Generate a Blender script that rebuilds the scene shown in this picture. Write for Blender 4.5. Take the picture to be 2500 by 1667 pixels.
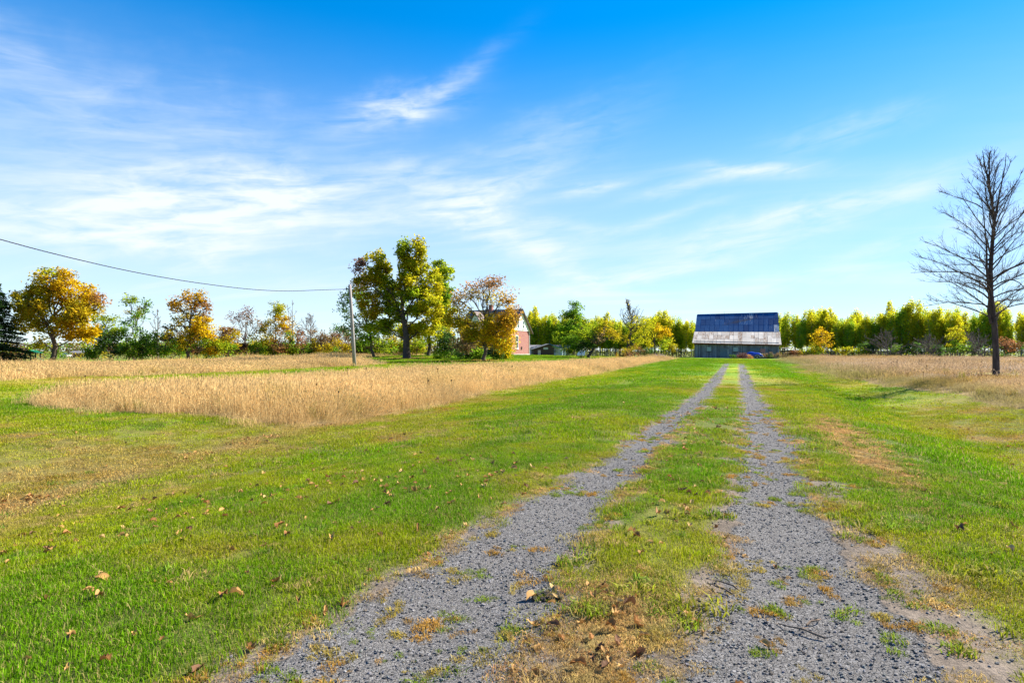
import bpy, bmesh, math, random
import numpy as np
from mathutils import Vector, Matrix

# ------------------------------------------------------------------ scene, camera, sky, sun
for o in list(bpy.data.objects):
    bpy.data.objects.remove(o, do_unlink=True)
scene = bpy.context.scene
COL = scene.collection
R = math.radians
EYE = 1.5
FPX = 1389.0            # focal length in photo pixels (2500 px wide)
HORIZON = 857.0

cam_d = bpy.data.cameras.new('camera')
cam_d.sensor_width = 36.0
cam_d.lens = 20.0
cam_d.shift_y = 0.0094
cam_d.clip_start = 0.05
cam_d.clip_end = 8000
cam = bpy.data.objects.new('camera', cam_d)
cam.location = (0, 0, EYE)
cam.rotation_euler = (R(90), 0, 0)
COL.objects.link(cam)
scene.camera = cam

SUN_EL = R(36.0)
SUN_AZ = R(25.0)        # counted from +X (right) towards +Y (ahead)
SUN_DIR = Vector((math.cos(SUN_EL) * math.cos(SUN_AZ), math.cos(SUN_EL) * math.sin(SUN_AZ), math.sin(SUN_EL)))
sun_d = bpy.data.lights.new('sun', 'SUN')
sun_d.energy = 5.0
sun_d.angle = R(0.5)
sun_d.color = (1.0, 0.93, 0.80)
sun = bpy.data.objects.new('sun', sun_d)
sun.rotation_euler = SUN_DIR.to_track_quat('Z', 'Y').to_euler()
sun.location = (60, 30, 60)
COL.objects.link(sun)

scene.view_settings.view_transform = 'Standard'
scene.view_settings.look = 'None'
scene.view_settings.gamma = 1.0
scene.view_settings.use_curve_mapping = False
scene.view_settings.exposure = 1.62


class NT:
    """small helper to write node trees as expressions"""
    def __init__(self, tree):
        self.t = tree
        self.n = tree.nodes
        self.l = tree.links

    def new(self, kind, **props):
        nd = self.n.new(kind)
        for k, v in props.items():
            setattr(nd, k, v)
        return nd

    def put(self, sock, v):
        if hasattr(v, 'is_output'):
            self.l.new(v, sock)
        else:
            sock.default_value = v

    def m(self, op, a, b=None, c=None, clamp=False):
        nd = self.new('ShaderNodeMath', operation=op, use_clamp=clamp)
        self.put(nd.inputs[0], a)
        if b is not None: self.put(nd.inputs[1], b)
        if c is not None: self.put(nd.inputs[2], c)
        return nd.outputs[0]

    def mix(self, f, a, b, mode='MIX'):
        nd = self.new('ShaderNodeMix', data_type='RGBA', blend_type=mode)
        self.put(nd.inputs[0], f)
        self.put(nd.inputs[6], a if hasattr(a, 'is_output') or len(a) == 4 else (*a, 1))
        self.put(nd.inputs[7], b if hasattr(b, 'is_output') or len(b) == 4 else (*b, 1))
        return nd.outputs[2]

    def noise(self, vec, scale, detail=3, rough=0.55, dist=0.0, dim='3D'):
        nd = self.new('ShaderNodeTexNoise', noise_dimensions=dim)
        if vec is not None: self.put(nd.inputs['Vector'], vec)
        nd.inputs['Scale'].default_value = scale
        nd.inputs['Detail'].default_value = detail
        nd.inputs['Roughness'].default_value = rough
        nd.inputs['Distortion'].default_value = dist
        return nd.outputs['Fac']

    def comb(self, x, y, z=0.0):
        nd = self.new('ShaderNodeCombineXYZ')
        for i, v in enumerate((x, y, z)):
            self.put(nd.inputs[i], v)
        return nd.outputs[0]

    def ramp(self, f, stops):
        nd = self.new('ShaderNodeValToRGB')
        cr = nd.color_ramp
        while len(cr.elements) < len(stops):
            cr.elements.new(0.5)
        for e, (p, c) in zip(cr.elements, stops):
            e.position = p
            e.color = (*c, 1) if len(c) == 3 else c
        self.put(nd.inputs[0], f)
        return nd.outputs[0]

    def mapr(self, v, a, b, c=0.0, d=1.0, smooth=False):
        nd = self.new('ShaderNodeMapRange')
        if smooth: nd.interpolation_type = 'SMOOTHSTEP'
        self.put(nd.inputs[0], v)
        for i, x in enumerate((a, b, c, d)):
            self.put(nd.inputs[i + 1], x)
        return nd.outputs[0]


def build_world():
    w = bpy.data.worlds.new('World')
    scene.world = w
    w.use_nodes = True
    w.cycles.sampling_method = 'MANUAL'
    w.cycles.sample_map_resolution = 256
    T = NT(w.node_tree)
    T.n.clear()
    out = T.new('ShaderNodeOutputWorld')
    bg = T.new('ShaderNodeBackground')
    bg.inputs['Strength'].default_value = 0.050
    sky = T.new('ShaderNodeTexSky', sky_type='NISHITA')
    sky.sun_disc = False
    sky.sun_elevation = SUN_EL
    sky.sun_rotation = math.pi / 2 - SUN_AZ
    sky.altitude = 80
    sky.air_density = 1.0
    sky.dust_density = 0.0
    sky.ozone_density = 1.0
    # the camera's vivid colour profile, over the whole sky alike
    tint = T.mix(1.0, sky.outputs[0], (0.68, 0.90, 1.22), 'MULTIPLY')
    gm = T.new('ShaderNodeGamma'); gm.inputs['Gamma'].default_value = 0.80
    T.l.new(tint, gm.inputs['Color'])
    hs = T.new('ShaderNodeHueSaturation')
    hs.inputs['Hue'].default_value = 0.4975
    hs.inputs['Saturation'].default_value = 1.66
    hs.inputs['Value'].default_value = 1.78
    T.l.new(gm.outputs[0], hs.inputs['Color'])
    # cirrus: fibrous cloud in a high thin layer, plus the long wisps of this day
    tc = T.new('ShaderNodeTexCoord')
    sp = T.new('ShaderNodeSeparateXYZ')
    T.l.new(tc.outputs['Generated'], sp.inputs[0])
    x, y, z = sp.outputs
    zz = T.m('MAXIMUM', z, 0.0)
    az = T.m('ARCTAN2', x, y)
    el = T.m('ARCSINE', zz)
    den = T.m('ADD', zz, 0.10)
    px = T.m('DIVIDE', x, den)
    py = T.m('DIVIDE', y, den)
    plane = T.comb(px, py, 0.0)
    # fibres: noise stretched along the wind, bent by a broad noise
    warp = T.m('SUBTRACT', T.noise(plane, 0.35, 3, 0.6), 0.5)
    wx = T.m('ADD', T.m('MULTIPLY', px, 0.42), T.m('MULTIPLY', warp, 1.6))
    wy = T.m('ADD', T.m('ADD', T.m('MULTIPLY', py, 1.35), T.m('MULTIPLY', px, 0.55)), T.m('MULTIPLY', warp, 1.3))
    fib = T.noise(T.comb(wx, wy, 3.0), 1.25, 5, 0.62, 0.35)
    broad = T.noise(T.comb(T.m('MULTIPLY', px, 0.5), py, 9.0), 0.33, 3, 0.55, 0.5)
    gen = T.m('MULTIPLY', T.mapr(fib, 0.42, 0.78, 0, 1, True), T.mapr(broad, 0.40, 0.66, 0, 1, True))
    gen = T.m('MULTIPLY', gen, T.mapr(el, 0.52, 0.2, 0.0, 0.60, True))
    # wisps: (azimuth deg, elevation deg, angle deg, half length deg, half width deg, strength)
    wisps = [(-29, 11.8, 6, 14, 3.0, 0.60), (-22, 14.6, 9, 12, 1.9, 0.50), (-36, 9.3, -3, 9, 1.6, 0.42), (-31, 16.5, 3, 13, 5.0, 0.26),
             (-11.5, 22.4, 14, 5.6, 1.5, 0.52), (-7.0, 24.6, 30, 5.5, 0.9, 0.30), (-43, 22, -25, 6, 2.4, 0.26),
             (-1.0, 12.6, -24, 9, 1.7, 0.48), (-3.5, 15.0, 16, 8, 1.3, 0.46), (3, 9.0, -28, 7, 1.3, 0.36),
             (8.5, 15.9, 10, 3.6, 0.55, 0.48), (16.5, 15.4, 10, 5.0, 0.55, 0.5), (23.5, 16.3, -6, 5.5, 0.6, 0.5),
             (27, 12.0, 9, 11.5, 1.1, 0.62), (20, 9.3, 8, 9, 1.0, 0.36), (10.5, 7.1, 6, 10, 0.8, 0.55), (25, 6.0, 4, 9, 0.7, 0.42), (3, 19.5, 20, 9, 2.4, 0.20), (30, 18.5, 4, 5, 1.2, 0.30), (36, 9.0, 12, 8, 0.9, 0.34), (6, 12.2, -12, 6, 0.7, 0.32), (14, 12.4, 14, 6, 0.6, 0.30)]
    jit = T.m('SUBTRACT', T.noise(T.comb(T.m('MULTIPLY', az, 1.0), T.m('MULTIPLY', el, 1.6), 1.7), 7.0, 3, 0.6), 0.5)
    jit2 = T.m('SUBTRACT', T.noise(T.comb(az, el, 5.1), 22.0, 3, 0.65), 0.5)
    total = None
    for (a, e, th, L, W, k) in wisps:
        c, s = math.cos(R(th)), math.sin(R(th))
        da = T.m('SUBTRACT', az, R(a))
        de = T.m('SUBTRACT', el, R(e))
        u = T.m('ADD', T.m('MULTIPLY', da, c), T.m('MULTIPLY', de, s))
        v = T.m('SUBTRACT', T.m('MULTIPLY', de, c), T.m('MULTIPLY', da, s))
        v = T.m('ADD', v, T.m('MULTIPLY_ADD', jit, R(W) * 1.6 + R(1.0), T.m('MULTIPLY', jit2, R(W) * 0.9)))
        u = T.m('DIVIDE', u, R(L))
        v = T.m('DIVIDE', v, R(W))
        g = T.m('EXPONENT', T.m('MULTIPLY', T.m('ADD', T.m('MULTIPLY', u, u), T.m('MULTIPLY', v, v)), -1.0))
        g = T.m('MULTIPLY', g, k * 0.95)
        total = g if total is None else T.m('ADD', total, g)
    fine = T.noise(T.comb(T.m('MULTIPLY', T.m('ADD', az, T.m('MULTIPLY', jit, 0.10)), 9.0), T.m('MULTIPLY', T.m('ADD', el, T.m('MULTIPLY', az, -0.12)), 46.0), 0.0), 1.0, 4, 0.62, 0.4)
    total = T.m('MULTIPLY', total, T.mapr(fine, 0.32, 0.66, 0.12, 1.35))
    veil = T.m('MULTIPLY', T.mapr(el, 0.53, 0.04, 0.0, 0.66, True), T.mapr(broad, 0.25, 0.75, 0.80, 1.12))   # thin milky veil, all round
    clear = T.m('SUBTRACT', 1.0, veil)
    cover = T.m('SUBTRACT', 1.0, T.m('MULTIPLY', clear, T.m('SUBTRACT', 1.0, T.m('MINIMUM', T.m('ADD', gen, total), 0.95))))
    cloud = (6.4, 6.9, 7.4)
    col = T.mix(cover, hs.outputs[0], cloud)
    T.l.new(col, bg.inputs['Color'])
    T.l.new(bg.outputs[0], out.inputs[0])


build_world()

# ------------------------------------------------------------------ helpers
rng = np.random.default_rng(7)


def sstep(a, b, x):
    t = np.clip((np.asarray(x, float) - a) / (b - a), 0, 1)
    return t * t * (3 - 2 * t)


def vnoise(x, y, seed=0):
    x = np.asarray(x, float); y = np.asarray(y, float)
    xi = np.floor(x).astype(np.int64); yi = np.floor(y).astype(np.int64)
    fx = x - xi; fy = y - yi
    fx = fx * fx * (3 - 2 * fx); fy = fy * fy * (3 - 2 * fy)

    def h(i, j):
        n = (i * 374761393 + j * 668265263 + seed * 974711) & 0xFFFFFFFF
        n = ((n ^ (n >> 13)) * 1274126177) & 0xFFFFFFFF
        n = n ^ (n >> 16)
        return (n & 0xFFFF) / 65535.0
    a = h(xi, yi); b = h(xi + 1, yi); c = h(xi, yi + 1); d = h(xi + 1, yi + 1)
    return (a * (1 - fx) + b * fx) * (1 - fy) + (c * (1 - fx) + d * fx) * fy


def fbm(x, y, seed=0, octv=3):
    s = 0; a = 0.5; t = 0
    for k in range(octv):
        s = s + a * vnoise(x * 2 ** k, y * 2 ** k, seed + 31 * k)
        t += a; a *= 0.5
    return s / t


DA = R(21.5)            # heading of the drive, turned right from straight ahead
DS, DC = math.sin(DA), math.cos(DA)


def to_uv(x, y):
    return x * DC - y * DS, x * DS + y * DC


def to_xy(u, v):
    return u * DC + v * DS, -u * DS + v * DC


def H(x, y):
    """height of the land"""
    x = np.asarray(x, float); y = np.asarray(y, float)
    u, v = to_uv(x, y)
    fade = 1 - sstep(58, 88, v)
    # left ditch
    ul = np.interp(v, [-20, 4, 10, 25, 60], [-9.0, -9.0, -10.4, -11.6, -11.2])
    t = u - ul
    left = np.where(t > 0, -0.60 * (1 - sstep(0, 1, t / (-ul - 2.6)) ** 0.9), -0.60 + 0.36 * sstep(0, 3.2, -t))
    left = np.where(u < -2.6, left, 0)
    # right ditch
    tr = u - 5.4
    right = np.where(tr < 0, -0.80 * sstep(0, 1, 1 - np.clip(-tr / 3.4, 0, 1)), -0.80 + 0.74 * sstep(0, 5.5, tr))
    right = np.where(u > 2.0, right, 0)
    z = (left + right) * fade + (1 - fade) * (-0.1)
    z = z + 0.92 * np.exp(-0.5 * (((x + 6) / 27) ** 2 + ((y - 103) / 27) ** 2))
    z = z - 0.28 * sstep(-16, -42, x) * sstep(28, 55, y)
    dist = np.hypot(x, y)
    amp = sstep(2.0, 8.0, np.abs(u + 0.6))
    z = z + amp * 0.10 * (fbm(x * 0.22, y * 0.22, 3) - 0.5) + 0.02 * (fbm(x * 1.4, y * 1.4, 5) - 0.5)
    # wheel ruts
    z = z - 0.035 * np.exp(-((u + 1.45) / 0.4) ** 2) * fade - 0.035 * np.exp(-((u - 0.42) / 0.4) ** 2) * fade
    z = z * (1 - sstep(300, 600, dist))
    return z


def Hs(x, y):
    return float(H(np.array([x]), np.array([y]))[0])


def at(px, d):
    """ground point that the photograph shows in column px at depth d"""
    x = (px - 1250.0) / FPX * d
    return x, d, Hs(x, d)


def zat(py, d):
    return EYE + (HORIZON - py) / FPX * d


def fill_mesh(me, V, F):
    V = np.ascontiguousarray(V, dtype=np.float32)
    F = np.ascontiguousarray(F, dtype=np.int32)
    n, k = F.shape
    me.vertices.add(len(V))
    me.vertices.foreach_set('co', V.ravel())
    me.loops.add(n * k)
    me.loops.foreach_set('vertex_index', F.ravel())
    me.polygons.add(n)
    me.polygons.foreach_set('loop_start', np.arange(0, n * k, k, dtype=np.int32))
    me.update(calc_edges=True)
    me.validate()


def put_col(me, C, name='col'):
    C = np.asarray(C, np.float32)
    if C.shape[1] == 3:
        C = np.concatenate([C, np.ones((len(C), 1), np.float32)], 1)
    a = me.attributes.new(name, 'FLOAT_COLOR', 'POINT')
    a.data.foreach_set('color', np.ascontiguousarray(C).ravel())


def put_f(me, f, name):
    a = me.attributes.new(name, 'FLOAT', 'POINT')
    a.data.foreach_set('value', np.ascontiguousarray(f, dtype=np.float32))


def tag(o, label=None, cat=None, group=None, kind=None):
    if label: o['label'] = label
    if cat: o['category'] = cat
    if group: o['group'] = group
    if kind: o['kind'] = kind
    return o


def link(name, me, mat=None, parent=None, loc=None, smooth=False):
    o = bpy.data.objects.new(name, me)
    COL.objects.link(o)
    if mat is not None:
        for mm in (mat if isinstance(mat, (list, tuple)) else [mat]):
            me.materials.append(mm)
    if parent is not None: o.parent = parent
    if loc is not None: o.location = loc
    if smooth:
        me.polygons.foreach_set('use_smooth', np.ones(len(me.polygons), bool))
    return o


def empty(name, loc, rz=0.0):
    o = bpy.data.objects.new(name, None)
    o.empty_display_size = 0.3
    COL.objects.link(o)
    o.location = loc
    o.rotation_euler = (0, 0, rz)
    return o


class MB:
    """collects boxes, prisms and tubes into one mesh"""
    def __init__(self):
        self.v = []; self.f = []; self.mi = []

    def add(self, V, F, mi=0):
        b = len(self.v)
        self.v += [tuple(p) for p in V]
        for f in F:
            self.f.append(tuple(i + b for i in f)); self.mi.append(mi)
        return self

    def box(self, x0, x1, y0, y1, z0, z1, mi=0):
        V = [(x, y, z) for z in (z0, z1) for (x, y) in ((x0, y0), (x1, y0), (x1, y1), (x0, y1))]
        return self.add(V, [(3, 2, 1, 0), (4, 5, 6, 7), (0, 1, 5, 4), (1, 2, 6, 5), (2, 3, 7, 6), (3, 0, 4, 7)], mi)

    def hexa(self, P, mi=0):
        """eight corners, bottom four then top four"""
        return self.add(P, [(3, 2, 1, 0), (4, 5, 6, 7), (0, 1, 5, 4), (1, 2, 6, 5), (2, 3, 7, 6), (3, 0, 4, 7)], mi)

    def prism(self, prof, axis, a, b, mi=0):
        """extrude a closed profile of (p, q) pairs along axis 0 or 1; p is the other ground axis, q is z"""
        n = len(prof)
        V = []
        for e in (a, b):
            for (p, q) in prof:
                V.append((e, p, q) if axis == 0 else (p, e, q))
        F = [tuple(range(n))[::-1], tuple(range(n, 2 * n))]
        for i in range(n):
            j = (i + 1) % n
            F.append((i, j, n + j, n + i))
        return self.add(V, F, mi)

    def tube(self, path, rad, k=6, mi=0, cap=True):
        P = [Vector(p) for p in path]
        rings = []
        V = []
        for i, p in enumerate(P):
            d = (P[min(i + 1, len(P) - 1)] - P[max(i - 1, 0)]).normalized()
            s = Vector((0, 0, 1)).cross(d)
            if s.length < 0.05: s = Vector((1, 0, 0)).cross(d)
            s.normalize(); t = d.cross(s)
            r = rad[i] if hasattr(rad, '__len__') else rad
            for q in range(k):
                a = 2 * math.pi * q / k
                V.append(p + s * (r * math.cos(a)) + t * (r * math.sin(a)))
        F = []
        for i in range(len(P) - 1):
            for q in range(k):
                q2 = (q + 1) % k
                F.append((i * k + q, i * k + q2, (i + 1) * k + q2, (i + 1) * k + q))
        if cap:
            F.append(tuple(range(k))[::-1]); F.append(tuple((len(P) - 1) * k + q for q in range(k)))
        return self.add(V, F, mi)

    def build(self, name, mat, parent=None, loc=None, smooth=False):
        me = bpy.data.meshes.new(name)
        me.from_pydata(self.v, [], self.f)
        bm = bmesh.new(); bm.from_mesh(me)
        bmesh.ops.recalc_face_normals(bm, faces=bm.faces)
        bm.to_mesh(me); bm.free()
        o = link(name, me, mat, parent, loc, smooth)
        if any(self.mi):
            me.polygons.foreach_set('material_index', np.array(self.mi, np.int32))
        return o


def new_mat(name):
    m = bpy.data.materials.new(name)
    m.use_nodes = True
    T = NT(m.node_tree)
    b = T.n['Principled BSDF']
    b.inputs['Roughness'].default_value = 0.8
    b.inputs['Specular IOR Level'].default_value = 0.25
    return m, T, b


def objcoord(T):
    return T.new('ShaderNodeTexCoord').outputs['Object']


def geo_pos(T):
    return T.new('ShaderNodeNewGeometry').outputs['Position']


def bump(T, b, h, strength=0.5, dist=0.02):
    nd = T.new('ShaderNodeBump')
    nd.inputs['Strength'].default_value = strength
    nd.inputs['Distance'].default_value = dist
    T.put(nd.inputs['Height'], h)
    T.l.new(nd.outputs[0], b.inputs['Normal'])


def attr(T, name, kind='GEOMETRY'):
    nd = T.new('ShaderNodeAttribute', attribute_name=name, attribute_type=kind)
    return nd


# ------------------------------------------------------------------ materials
def mat_leafy(name, kind='GEOMETRY', trans=0.45, rough=0.55, spec=0.25):
    """leaf or blade: colour from the mesh (or the instance), some light comes through"""
    m, T, b = new_mat(name)
    a = attr(T, 'col', kind)
    col = a.outputs['Color']
    if kind == 'INSTANCER':
        v = attr(T, 'bl', 'GEOMETRY').outputs['Fac']
        vn = T.m('MULTIPLY_ADD', v, 0.9, 0.55)
        nd = T.new('ShaderNodeVectorMath', operation='SCALE')
        T.l.new(col, nd.inputs[0]); T.put(nd.inputs['Scale'], vn)
        col = nd.outputs[0]
        dry = attr(T, 'dry', 'GEOMETRY').outputs['Fac']
        col = T.mix(dry, col, (0.42, 0.31, 0.13))
    T.l.new(col, b.inputs['Base Color'])
    b.inputs['Roughness'].default_value = rough
    b.inputs['Specular IOR Level'].default_value = spec
    tr = T.new('ShaderNodeBsdfTranslucent')
    T.l.new(col, tr.inputs['Color'])
    mx = T.new('ShaderNodeMixShader')
    mx.inputs[0].default_value = trans
    T.l.new(b.outputs[0], mx.inputs[1]); T.l.new(tr.outputs[0], mx.inputs[2])
    T.l.new(mx.outputs[0], T.n['Material Output'].inputs[0])
    return m


M = {}
M['leaf'] = mat_leafy('foliage', trans=0.62, rough=0.7, spec=0.05)
M['blade'] = mat_leafy('grass_blade', 'INSTANCER', trans=0.38, rough=0.65, spec=0.04)
M['fallen'] = mat_leafy('fallen_leaf', trans=0.18, rough=0.7, spec=0.15)
M['fallen_i'] = mat_leafy('fallen_leaf_scatter', 'INSTANCER', trans=0.18, rough=0.7, spec=0.15)


def mat_bark(name, c0, c1, scale=3.0):
    m, T, b = new_mat(name)
    p = objcoord(T)
    mp = T.new('ShaderNodeMapping'); mp.inputs['Scale'].default_value = (1, 1, 0.25)
    T.l.new(p, mp.inputs[0])
    n = T.noise(mp.outputs[0], scale * 3, 5, 0.65)
    T.l.new(T.ramp(n, [(0.3, c0), (0.7, c1)]), b.inputs['Base Color'])
    bump(T, b, n, 0.8, 0.03)
    b.inputs['Roughness'].default_value = 0.9
    return m


M['bark'] = mat_bark('bark', (0.035, 0.026, 0.02), (0.13, 0.10, 0.075))
M['bark_grey'] = mat_bark('bark_grey', (0.07, 0.055, 0.05), (0.22, 0.18, 0.155))
M['bark_dark'] = mat_bark('bark_dark', (0.020, 0.015, 0.015), (0.10, 0.075, 0.065))
M['bark_pale'] = mat_bark('bark_pale', (0.12, 0.11, 0.09), (0.36, 0.33, 0.27))


def mat_stone():
    m, T, b = new_mat('gravel_stone')
    a = attr(T, 'col', 'INSTANCER')
    p = objcoord(T)
    n = T.noise(p, 2.5, 4, 0.6)
    T.l.new(T.mix(T.mapr(n, 0.3, 0.7), T.mix(0.45, a.outputs['Color'], (0, 0, 0)), a.outputs['Color']), b.inputs['Base Color'])
    bump(T, b, n, 0.6, 0.2)
    b.inputs['Roughness'].default_value = 0.75
    return m


M['stone'] = mat_stone()


def mat_ground():
    m, T, b = new_mat('ground_earth')
    p = geo_pos(T)
    col = attr(T, 'col').outputs['Color']
    g = attr(T, 'gravel').outputs['Fac']
    n1 = T.noise(p, 26, 5, 0.7)
    n2 = T.noise(p, 5, 4, 0.6)
    n3 = T.noise(p, 110, 3, 0.6)
    k = T.m('MULTIPLY', T.mapr(n1, 0.25, 0.75, 0.55, 1.4), T.mapr(n2, 0.3, 0.7, 0.8, 1.2))
    nd = T.new('ShaderNodeVectorMath', operation='SCALE')
    T.l.new(col, nd.inputs[0]); T.put(nd.inputs['Scale'], k)
    # gravel: crushed stone cells with dark joints
    vo = T.new('ShaderNodeTexVoronoi', feature='F1')
    T.l.new(p, vo.inputs['Vector']); vo.inputs['Scale'].default_value = 55
    vd = T.new('ShaderNodeTexVoronoi', feature='DISTANCE_TO_EDGE')
    T.l.new(p, vd.inputs['Vector']); vd.inputs['Scale'].default_value = 55
    sv = T.new('ShaderNodeSeparateColor'); T.l.new(vo.outputs['Color'], sv.inputs[0])
    stone = T.ramp(sv.outputs[0], [(0.0, (0.085, 0.081, 0.080)), (0.55, (0.16, 0.153, 0.153)), (1.0, (0.26, 0.25, 0.25))])
    joint = T.mapr(vd.outputs['Distance'], 0.0, 0.09, 0, 1)
    gcol = T.mix(joint, (0.135, 0.125, 0.12), stone)
    gcol = T.mix(T.mapr(n2, 0.36, 0.64, 0.15, 0.85), gcol, T.mix(n3, (0.12, 0.112, 0.108), (0.22, 0.208, 0.20)))
    gf = T.m('MULTIPLY', T.mapr(T.m('ADD', g, T.m('MULTIPLY', T.m('SUBTRACT', n1, 0.5), 0.7)), 0.35, 0.6), 1.0, clamp=True)
    T.l.new(T.mix(gf, nd.outputs[0], gcol), b.inputs['Base Color'])
    hh = T.m('ADD', T.m('MULTIPLY', T.m('MULTIPLY', joint, gf), 0.8), T.m('ADD', n1, T.m('MULTIPLY', n3, 0.5)))
    bump(T, b, hh, 0.9, 0.02)
    b.inputs['Roughness'].default_value = 0.95
    b.inputs['Specular IOR Level'].default_value = 0.1
    return m


M['ground'] = mat_ground()


def mat_plain(name, col, rough=0.7, var=0.25, scale=6.0, metal=0.0, spec=0.3, stretch=(1, 1, 1), bumps=0.2):
    m, T, b = new_mat(name)
    p = objcoord(T)
    mp = T.new('ShaderNodeMapping'); mp.inputs['Scale'].default_value = stretch
    T.l.new(p, mp.inputs[0])
    n = T.noise(mp.outputs[0], scale, 5, 0.6)
    k = T.mapr(n, 0.25, 0.75, 1 - var, 1 + var)
    nd = T.new('ShaderNodeVectorMath', operation='SCALE')
    nd.inputs[0].default_value = col
    T.put(nd.inputs['Scale'], k)
    T.l.new(nd.outputs[0], b.inputs['Base Color'])
    b.inputs['Roughness'].default_value = rough
    b.inputs['Metallic'].default_value = metal
    b.inputs['Specular IOR Level'].default_value = spec
    if bumps: bump(T, b, n, bumps, 0.02)
    return m

# ------------------------------------------------------------------ what grows where
def in_poly(x, y, poly):
    ins = np.zeros(x.shape, bool)
    n = len(poly)
    for i in range(n):
        x0, y0 = poly[i]; x1, y1 = poly[(i + 1) % n]
        c = ((y0 > y) != (y1 > y)) & (x < (x1 - x0) * (y - y0) / (y1 - y0 + 1e-9) + x0)
        ins ^= c
    return ins


FRONT = [(-16.4, 19.6), (-15.0, 18.0), (-13.0, 16.9), (-11.0, 16.0), (-9.2, 15.4), (-7.1, 15.2), (-5.9, 15.6), (-5.0, 16.6), (-4.2, 18.2), (-2.9, 21.6), (-1.1, 29), (1.2, 35), (4.4, 42.5), (8.6, 52.5), (14.4, 66), (23, 82), (25, 86), (21, 84),
         (12.6, 72), (5, 62), (1.5, 56), (-4, 50), (-8, 44), (-11.9, 30.5), (-13.8, 24), (-15.6, 21.2)]
REAR = [(-29, 32.4), (-29.3, 34.7), (-29.5, 37.4), (-26.6, 39), (-21.9, 46.7), (-19, 54), (-16.2, 58.5), (-14.5, 63), (-19, 70), (-22, 82), (-24, 97), (-20, 108), (-20, 124), (-48, 124), (-46, 90), (-52, 76), (-90, 76), (-90, 31)]
REARSLIT = [(-30, 74), (-14, 74.5), (-14, 79.5), (-34, 79)]     # mown strip between the two straw bands


def wob(x, y, amp=0.7, s=0.5):
    return x + amp * (fbm(x * s, y * s, 71) - 0.5) * 2, y + amp * (fbm(x * s, y * s, 72) - 0.5) * 2


def tall_mask(x, y):
    """1 front meadow, 2 rear meadow, 3 right meadow, 0 mown"""
    xw, yw = wob(x, y, 0.30)
    u, v = to_uv(xw, yw)
    r = np.zeros(x.shape, int)
    r[in_poly(xw, yw, FRONT)] = 1
    xr, yr = wob(x, y, 1.2, 0.2)
    r[in_poly(xr, yr, REAR) & ~in_poly(xr, yr, REARSLIT)] = 2
    edge = np.interp(v, [-10, 10, 30, 45, 60, 90, 105, 112], [9.0, 8.7, 8.4, 7.7, 7.3, 6.6, 8.2, 10.5])
    edge = edge + 0.9 * (fbm(v * 0.35, v * 0.0 + 3.3, 12) - 0.5)
    fe = np.interp(x, [0, 60, 82, 95, 130], [140, 134, 118, 105, 90])
    r[(u > edge) & (v > -14) & (y < fe)] = 3
    return r


UL = lambda v: np.interp(v, [0, 2, 4, 10, 22, 60], [-1.58, -1.54, -1.58, -1.36, -1.02, -0.95])
UR = lambda v: np.interp(v, [0, 2, 4, 10, 22, 60], [0.36, 0.33, 0.33, 0.44, 0.44, 0.5])
WL = lambda v: np.interp(v, [0, 2, 4, 10, 22, 60], [0.72, 0.63, 0.46, 0.32, 0.30, 0.27])
WR = lambda v: np.interp(v, [0, 2, 4, 10, 22, 60], [0.88, 0.74, 0.45, 0.39, 0.29, 0.27])


def drive_masks(x, y):
    u, v = to_uv(x, y)
    e = 0.28 * (fbm(x * 1.3, y * 1.3, 21) - 0.5) + 0.30 * (fbm(x * 5, y * 5, 22) - 0.5)
    e = e * (1 - 0.75 * sstep(12, 34, v))
    dl = WL(v) - np.abs(u - UL(v)) + e
    dr = WR(v) - np.abs(u - UR(v)) + e
    d = np.maximum(dl, dr)
    far = 1 - sstep(62, 74, v)
    gravel = sstep(-0.05, 0.12, d) * far
    # bare soil along the wheel tracks, wider on the right near the road end
    wide = np.where(u > UR(v), np.interp(v, [0, 3, 6, 12, 20], [1.0, 0.85, 0.6, 0.32, 0.12]), np.interp(v, [0, 6, 15, 40], [0.26, 0.20, 0.12, 0.07]))
    dirt = sstep(-wide, -wide * 0.25, d) * far
    drive_masks.d = d * far - (1 - far)
    return gravel, dirt, u, v


def dead_patch(u, v):
    """matted dead grass between the tracks at the road end, and on the right shoulder"""
    n = 0.35 * (fbm(u * 3, v * 3, 41) - 0.5)
    a = np.exp(-(((u + 0.62) / 0.42) ** 2 + ((v - 2.3) / 1.5) ** 2) + n * 2)
    b = np.exp(-(((u - 1.75) / 0.45) ** 2 + ((v - 11.0) / 4.2) ** 2) + n * 2)
    c = 0.8 * np.exp(-(((u - 2.7) / 0.5) ** 2 + ((v - 4.2) / 1.3) ** 2) + n * 2)
    d = 0.55 * np.exp(-(((u + 1.05) / 0.16) ** 2 + ((v - 7.5) / 3.5) ** 2) + n * 2)
    return np.clip(np.maximum.reduce([a, b, c, d]), 0, 1)


GREEN = np.array([0.118, 0.245, 0.004]); YELG = np.array([0.262, 0.31, 0.005]); STRAW = np.array([0.44, 0.31, 0.085]); RUST = np.array([0.38, 0.17, 0.03]); OLIVE = np.array([0.27, 0.27, 0.015])


def mixc(a, b, t):
    t = np.clip(t, 0, 1)[..., None]
    return a * (1 - t) + b * t


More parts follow.
